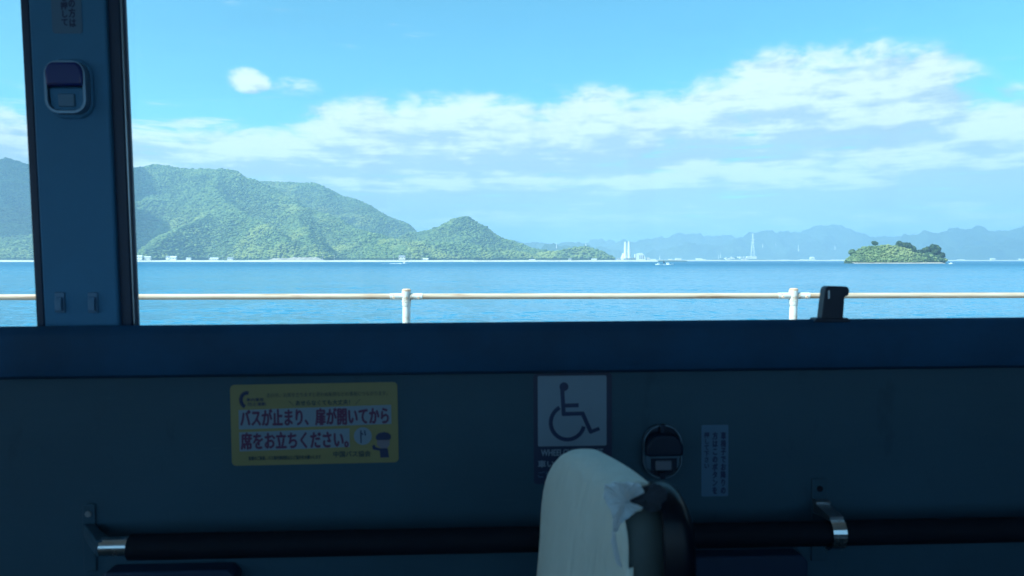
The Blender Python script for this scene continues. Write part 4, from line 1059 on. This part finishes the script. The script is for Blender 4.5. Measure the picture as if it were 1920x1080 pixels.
MB().prism([(-W * .46, H * .46), (W * .46, H * .46), (W * .46, H * .64), (W * .36, H * .78), (W * .2, H * .85), (-W * .2, H * .85), (-W * .36, H * .78), (-W * .46, H * .64)], 'y', -.036, -.0061).build('hood', MATS['black_plastic'], b2, bevel=.005, segs=3)
MB().prism([(-W * .46, H * .45), (W * .46, H * .45), (W * .44, H * .22), (W * .34, H * .14), (-W * .34, H * .14), (-W * .44, H * .22)], 'y', -.014, -.0061).build('push_plate', MATS['button_plate'], b2, bevel=.002)
MB().box(-W * .30, W * .36, -.0165, -.0141, H * .16, H * .38).build('button_recess', MATS['black_plastic'], b2)
MB().box(-W * .20, W * .22, -.021, -.0166, H * .17, H * .35).build('push_button', MATS['button_cream'], b2, bevel=.002)
tag(b2, 'black hooded call button with pale push plate beside the wheelchair sign', 'call button', 'call buttons')

# ---- black hook standing on the ledge
q0 = L(1535, 598, -.014); kx = (L(1586, 560, -.014)[0] - L(1535, 560, -.014)[0]) / 51
hk = bus_root('ledge_hook', (q0[0], D0 - .014, led_t))
def kz(py): return (598 - py) * kx
pts = [(0 * kx, -.008), (40 * kx, -.008), (42.5 * kx, kz(570)), (43 * kx, kz(557)), (50 * kx, kz(555)), (52 * kx, kz(548)), (51 * kx, kz(541)), (47 * kx, kz(538)), (14 * kx, kz(537)), (9 * kx, kz(539)), (7 * kx, kz(545)), (4 * kx, kz(570))]
MB().prism(pts, 'y', -.012, .012).build('hook', MATS['black_plastic'], hk, bevel=.004, segs=3)
MB().prism([(-16 * kx, -.006), (56 * kx, -.006), (50 * kx, .0025), (-8 * kx, .0025)], 'y', -.0125, .016).build('foot', MATS['black_plastic'], hk, bevel=.002)
MB().box(11.5 * kx, 14.5 * kx, -.0128, -.0121, kz(560), kz(545)).build('metal_strip', MATS['frame_metal'], hk)
tag(hk, 'black hook-shaped bracket standing on the window ledge in front of the rail', 'bracket')

# ---- padded hand rail
OFF = -.085
a = L(245, 1026, OFF); az_ = a[2]; s_end = XR - .02
hr = bus_root('hand_rail', (a[0], D0, az_))
MB().tube((0, OFF, 0), (s_end - a[0], OFF, 0), .0225, n=24).build('padded_bar', MATS['pad_black'], hr, smooth=True)
e_ = L(192, 1020, OFF)[0] - a[0]
MB().tube((e_, OFF, .002), (.001, OFF, .002), .0165, n=24).build('end_sleeve', MATS['steel'], hr, smooth=True)
w_ = L(168, 962, 0)[0] - a[0]
wzv = L(168, 962, 0)[2] - az_
brk = MB().box(w_ - .012, w_ + .012, -.004, -.0002, -.075, wzv + .018).build('wall_plate', MATS['panel_grey'], hr, bevel=.002)
MB().lathe([(.006, -.0065), (.006, -.0041)], 8, 'y', c=(w_, 0, wzv)).build('screw', MATS['steel_dull'], brk)
MB().prism([(w_ - .011, -.004), (w_ + .011, -.004), (e_ + .010, OFF + .006), (e_ + .006, OFF - .012), (e_ - .006, OFF - .012)], 'z', -.012, .016).build('arm', MATS['panel_grey'], hr, bevel=.003)
# clamp bracket further along
cpx = L(1575, 985, OFF - .024)[0] - a[0]; ppx = L(1535, 915, 0)
pp = ppx[0] - a[0]; ppz = ppx[2] - az_
b_ = MB().box(pp - .015, pp + .015, -.004, -.0002, -.085, ppz + .02).build('wall_plate', MATS['panel_grey'], hr, bevel=.002)
MB().lathe([(.006, -.0065), (.006, -.0041)], 8, 'y', c=(pp, 0, ppz)).build('screw', MATS['pad_black'], b_)
MB().box(pp - .014, pp + .014, -.022, -.0041, ppz - .026, ppz - .02).build('step', MATS['steel_dull'], b_, bevel=.001)
wd = .0125
vs = []
for (x, y, z, hh) in ((pp, -.004, ppz - .035, .01), (cpx, OFF - .012, .030, .004)):
    vs += [(x - wd, y, z - hh), (x + wd, y, z - hh), (x + wd, y, z + hh), (x - wd, y, z + hh)]
MB().add(vs, [(3, 2, 1, 0), (4, 5, 6, 7), (0, 1, 5, 4), (1, 2, 6, 5), (2, 3, 7, 6), (3, 0, 4, 7)]).build('arm', MATS['steel_dull'], hr)
n = 14; mb = MB()
for i in range(n + 1):
    t_ = R(100 + 190 * i / n); rr = .0255
    y_, z_ = OFF + math.cos(t_) * rr, math.sin(t_) * rr * 1.08 + .0015
    y2, z2 = OFF + math.cos(t_) * (rr + .003), math.sin(t_) * (rr + .003) * 1.08 + .0015
    mb.v += [(cpx - wd, y_, z_), (cpx + wd, y_, z_), (cpx + wd, y2, z2), (cpx - wd, y2, z2)]
    if i:
        k = i * 4
        for j in range(4): mb.f.append((k - 4 + j, k - 4 + (j + 1) % 4, k + (j + 1) % 4, k + j))
mb.f += [(0, 1, 2, 3), (n * 4 + 3, n * 4 + 2, n * 4 + 1, n * 4)]
mb.build('clamp', MATS['steel'], hr)
tag(hr, 'black padded hand rail on steel brackets along the side panel', 'hand rail')

# ---- dark heater boxes low on the panel
for (x0, x1, yt, lb) in ((1290, 1516, 1046, 'dark box on the side panel below the padded rail, beside the seat'), (185, 440, 1074, 'dark box low on the side panel below the steel rail end')):
    a_ = L(x0, yt, -.04); b_ = L(x1, yt, -.04)
    hb = bus_root('heater_box', (a_[0], D0, FLOOR + .05)); w_ = b_[0] - a_[0]; h_ = a_[2] - FLOOR - .05
    MB().prism([(0, 0), (w_, 0), (w_, h_ - .012), (w_ - .012, h_), (.012, h_), (0, h_ - .012)], 'y', -.04, -.0003).build('housing', MATS['rubber'], hb, bevel=.004)
    for k in range(5): MB().box(.03, w_ - .03, -.0415, -.0401, h_ - .06 - k * .03, h_ - .05 - k * .03).build('louvre', MATS['black_plastic'], hb)
    tag(hb, lb, 'heater box', 'heater boxes under the rail')

# ---- seat with pale cover, torn at the corner, and black grab handle
def cloth_b(t, b, tcn):
    n = t.noise(tcn.outputs['Object'], 6.0, 4, .6)
    t.l.new(t.ramp(n, [(.3, (.72, .75, .68)), (.7, (.84, .86, .79))]), b.inputs['Base Color']); b.inputs['Roughness'].default_value = .85
    bu = t.new('ShaderNodeBump'); bu.inputs['Strength'].default_value = .9; bu.inputs['Distance'].default_value = .010
    fold = t.noise(t.vm('MULTIPLY', tcn.outputs['Object'], (26, 26, 2.5)), 1.0, 4, .6)
    weave = t.noise(tcn.outputs['Object'], 700, 2, .5)
    t.l.new(t.m('ADD', fold, t.m('MULTIPLY', weave, .05)), bu.inputs['Height']); t.l.new(bu.outputs[0], b.inputs['Normal'])
mat('cover_cloth', builder=cloth_b)
mat('seat_side', (.085, .11, .115), .8, vary=.15, vscale=30, bump=.4, bscale=300)
mat('handle_black', (.003, .006, .014), .3, bump=.1, bscale=200, spec=.22)
def lining_b(t, b, tcn):
    b.inputs['Base Color'].default_value = (.90, .92, .94, 1); b.inputs['Roughness'].default_value = .9
    bu = t.new('ShaderNodeBump'); bu.inputs['Strength'].default_value = .8; bu.inputs['Distance'].default_value = .003
    t.l.new(t.noise(tcn.outputs['Object'], 160, 5, .7), bu.inputs['Height']); t.l.new(bu.outputs[0], b.inputs['Normal'])
    tl = t.new('ShaderNodeBsdfTranslucent'); tl.inputs[0].default_value = (.92, .95, .98, 1)
    mx = t.new('ShaderNodeMixShader'); mx.inputs[0].default_value = .72; out = t.n['Material Output']
    t.l.new(b.outputs[0], mx.inputs[1]); t.l.new(tl.outputs[0], mx.inputs[2]); t.l.new(mx.outputs[0], out.inputs[0])
mat('lining_white', builder=lining_b)
mat('seat_fabric', (.035, .05, .055), .9, vary=.2, vscale=40, bump=.5, bscale=400)
mat('foam_dark', (.03, .04, .06), .9, bump=.6, bscale=80)
# plan of the backrest: near edge (aisle) and far edge (panel side)
near = at(1172, 1000, .86); far = at(1010, 1000, 1.22)
ax = np.array([far[0] - near[0], far[1] - near[1], 0]); WID = np.linalg.norm(ax); ax /= WID
nrm = np.array([ax[1], -ax[0], 0.0]); nrm = nrm if nrm[0] > 0 else -nrm          # from the covered face towards the rear
mid = (near + far) / 2
ZT, ZB = 1.816, 1.22
M = Matrix(((ax[0], nrm[0], 0, mid[0]), (ax[1], nrm[1], 0, mid[1]), (0, 0, 1, FLOOR), (0, 0, 0, 1)))
seat = bpy.data.objects.new('passenger_seat', None); col.objects.link(seat); seat.matrix_world = M
# seat coordinates: x across the back (- near, + far), y thickness (0 = covered face, + to the rear), z up from the floor
zt, zb = ZT - FLOOR, ZB - FLOOR
def outline(grow, zlow):
    """backrest outline from the near foot over the top to the far foot: tight near corner, wide far corner"""
    hw = WID / 2 + grow; t_ = zt + grow; pts = []
    for i in range(27): pts.append((-hw, zlow + (t_ - .055 - zlow) * i / 27))
    for i in range(9): a_ = R(180 - 90 * i / 8); pts.append((-hw + .055 + .055 * math.cos(a_), t_ - .055 + .055 * math.sin(a_)))
    for i in range(1, 8): f = i / 8; pts.append((-hw + .055 + (2 * hw - .055 - .15) * f, t_ + .004 * math.sin(math.pi * f)))
    for i in range(11): a_ = R(90 - 90 * i / 10); pts.append((hw - .15 + .15 * math.cos(a_), t_ - .15 + .15 * math.sin(a_)))
    for i in range(1, 9): f = i / 8; pts.append((hw + .11 * f, t_ - .15 + (zlow - t_ + .15) * f))
    return pts
def pad(name, m, grow, y0, y1, zlow, puff, rows=8, keep=lambda k, i, p: True, folds=0.0, back=True):
    """padded slab: rings from the covered face (y0) to the rear (y1), each face domed"""
    base = outline(grow, zlow); n = len(base); mb = MB(); rings = []; cz = (zt + zlow) / 2
    for k in range(rows + 1):
        f = k / rows; e = abs(2 * f - 1); ins = .030 * (1 - math.sqrt(max(0, 1 - e ** 2.4)))
        rg = []
        for (x, z) in base:
            dx, dz = -x * 1.0, cz - z; l_ = math.hypot(dx, dz * .6) or 1
            rg.append((x + dx / l_ * ins, y0 + (y1 - y0) * f, z + (dz / l_ * ins * .8 if z > zlow + 1e-4 else 0)))
        rings.append(rg)
    for rg in rings: mb.v += rg
    for k in range(rows):
        for i in range(n - 1):
            if keep(k, i, base[i]): mb.f.append((k * n + i, k * n + i + 1, (k + 1) * n + i + 1, (k + 1) * n + i))
    for k, sgn in ((0, -1), (rows, 1)):
        if sgn > 0 and not back: continue
        prev = [k * n + i for i in range(n)]
        for st in (.93, .85, .75, .62, .48, .32, .15):
            cur = []
            for i in range(n):
                p = rings[k][i]; x = p[0] * st; z = cz + (p[2] - cz) * st if p[2] > zlow + 1e-4 else zlow
                z = zlow + (p[2] - zlow) * (.5 + .5 * st) if False else z
                cur.append(len(mb.v))
                w_ = folds * math.sin(x * 95 + 1.5 * math.sin(z * 9)) * min(1, max(0, (zt - .10 - z) * 5))
                mb.v.append((x, p[1] + sgn * (puff * (1 - st ** 2.2)) + w_, z))
            for i in range(n - 1): mb.f.append((prev[i], prev[i + 1], cur[i + 1], cur[i]))
            mb.f.append((prev[n - 1], prev[0], cur[0], cur[n - 1])); prev = cur
        mb.f.append(tuple(prev))
    o = mb.build(name, m, seat, smooth=True)
    try: o.data.set_sharp_from_angle(angle=R(85))
    except Exception: pass
    return o
TH_ = .074
pad('backrest', MATS['seat_side'], -.004, .002, TH_, zb, .016)
rr_ = random.Random(12); jag = [rr_.uniform(-.010, .010) for _ in range(80)]
def cover_keep(k, i, p):
    if p[0] > -WID / 2 + .012: return not (k >= 6 and p[0] < -WID / 2 + .050 + jag[i % 80])
    return k < 2 + 5 * min(1, max(0, (zt - .085 - p[1]) / .14)) # torn at the corner, the hem widening again below it
cvr = pad('seat_cover', MATS['cover_cloth'], .003, -.004, TH_ + .004, zb + .015, .024, rows=16, keep=cover_keep, folds=.0016, back=False)
sol = cvr.modifiers.new('thick', 'SOLIDIFY'); sol.thickness = .0014; sol.offset = 0
Mi = M.inverted()
def S(px, py, Y): return np.array(Mi @ Vector(at(px, py, Y)))       # photo pixel at depth Y -> seat coordinates
def rag(name, outline_, m, parent, Yf, thick=.002, seed=1, crumple=.004, puff=.010):
    r = random.Random(seed); pts = []; n = len(outline_)
    for i, (px, py) in enumerate(outline_):
        q = outline_[(i + 1) % n]
        for f in (0, .2, .4, .6, .8): pts.append((px + (q[0] - px) * f + r.uniform(-2.2, 2.2) * (f > 0), py + (q[1] - py) * f + r.uniform(-2.2, 2.2) * (f > 0)))
    cxp = sum(p[0] for p in pts) / len(pts); cyp = sum(p[1] for p in pts) / len(pts)
    mb = MB(); prev = None; N = len(pts)
    for st in (1, .85, .65, .45, .22):
        cur = []
        for p in pts:
            px, py = cxp + (p[0] - cxp) * st, cyp + (p[1] - cyp) * st
            cur.append(len(mb.v)); mb.v.append(tuple(S(px, py, Yf(px, py) - (1 - st) * puff + r.uniform(-crumple, crumple))))
        if prev:
            for i in range(N): mb.f.append((prev[i], prev[(i + 1) % N], cur[(i + 1) % N], cur[i]))
        prev = cur
    mb.f.append(tuple(prev))
    o = mb.build(name, m, parent, smooth=True)
    try: o.data.set_sharp_from_angle(angle=R(120))
    except Exception: pass
    so_ = o.modifiers.new('thick', 'SOLIDIFY'); so_.thickness = thick; so_.offset = 0
    sb = o.modifiers.new('soft', 'SUBSURF'); sb.levels = 1; sb.render_levels = 1
    return o
lean_ = lambda px, py: .834 + (960 - py) * .0002
rag('torn_lining', [(1132, 910), (1150, 904), (1180, 903), (1200, 907), (1208, 924), (1196, 917), (1182, 913), (1172, 921), (1176, 934), (1190, 947), (1206, 952), (1190, 962), (1174, 974), (1162, 986), (1153, 1000), (1147, 996), (1149, 975), (1140, 950), (1130, 932)], MATS['lining_white'], seat, lean_, seed=4)
rag('torn_edge', [(1147, 994), (1153, 1000), (1155, 1020), (1161, 1045), (1166, 1064), (1158, 1060), (1150, 1035), (1147, 1015)], MATS['lining_white'], seat, lambda px, py: .846, seed=6, crumple=.0008, puff=.003)
rag('hollow_foam', [(1170, 923), (1184, 912), (1210, 914), (1226, 905), (1250, 915), (1252, 960), (1215, 958), (1196, 952), (1178, 938)], MATS['foam_dark'], seat, lambda px, py: .862, seed=8)
# black grab handle: a broad band rising behind the near corner, over the top and down towards the aisle
path = [(.960, 1.70), (.958, 1.785), (.948, 1.808), (.930, 1.8195), (.905, 1.825), (.880, 1.8235), (.862, 1.814), (.851, 1.795), (.846, 1.770), (.843, 1.74), (.842, 1.66), (.842, 1.50), (.842, 1.36)]
mb = MB(); NX = 12; rows_ = []
xl, xr = (1243 - 960) / FPX * .85, (1303 - 960) / FPX * .85
for j, (Yp, Zp) in enumerate(path):
    row = []
    for i in range(NX + 1):
        f = i / NX; drop = .030 * max(0, (f - .35) / .65) ** 2.2 + .003 * max(0, (.15 - f) / .15)
        tp = math.exp(-((j - 4.5) / 3.2) ** 2)          # the shoulders fall away near the crest
        row.append((xl + (xr - xl) * f + .003 * (j / 12), Yp + .010 * max(0, (f - .6) / .4) ** 2, Zp - drop * tp))
    rows_.append(row)
for row in rows_: mb.v += [tuple(Mi @ Vector(p)) for p in row]
for j in range(len(path) - 1):
    for i in range(NX): k = j * (NX + 1) + i; mb.f.append((k, k + 1, k + NX + 2, k + NX + 1))
gh = mb.build('grab_handle', MATS['handle_black'], seat, smooth=True)
try: gh.data.set_sharp_from_angle(angle=R(120))
except Exception: pass
so_ = gh.modifiers.new('thick', 'SOLIDIFY'); so_.thickness = .009; so_.offset = 0
bv = gh.modifiers.new('bevel', 'BEVEL'); bv.width = .003; bv.segments = 3; bv.limit_method = 'ANGLE'; bv.angle_limit = R(50)
p_a, p_b = S(1216, 934, .885), S(1250, 932, .90)
MB().tube(p_a, p_b, .015, n=20).build('handle_bar', MATS['black_plastic'], seat, smooth=True)
# cushion, side shell, pedestal: below the picture
MB().box(-WID / 2 + .01, WID / 2 - .01, -.44, -.012, .36, .45).build('cushion', MATS['seat_fabric'], seat, bevel=.03, segs=3)
MB().box(-WID / 2 + .01, WID / 2 - .01, -.011, TH_ + .01, .30, zb).build('back_shell', MATS['black_plastic'], seat, bevel=.02)
for x in (-.12, .10): MB().box(x - .02, x + .02, -.32, -.10, 0.0, .359).build('leg', MATS['steel_dull'], seat, bevel=.004)
tag(seat, 'bus seat with pale cloth cover torn at the corner and black grab handle', 'seat')
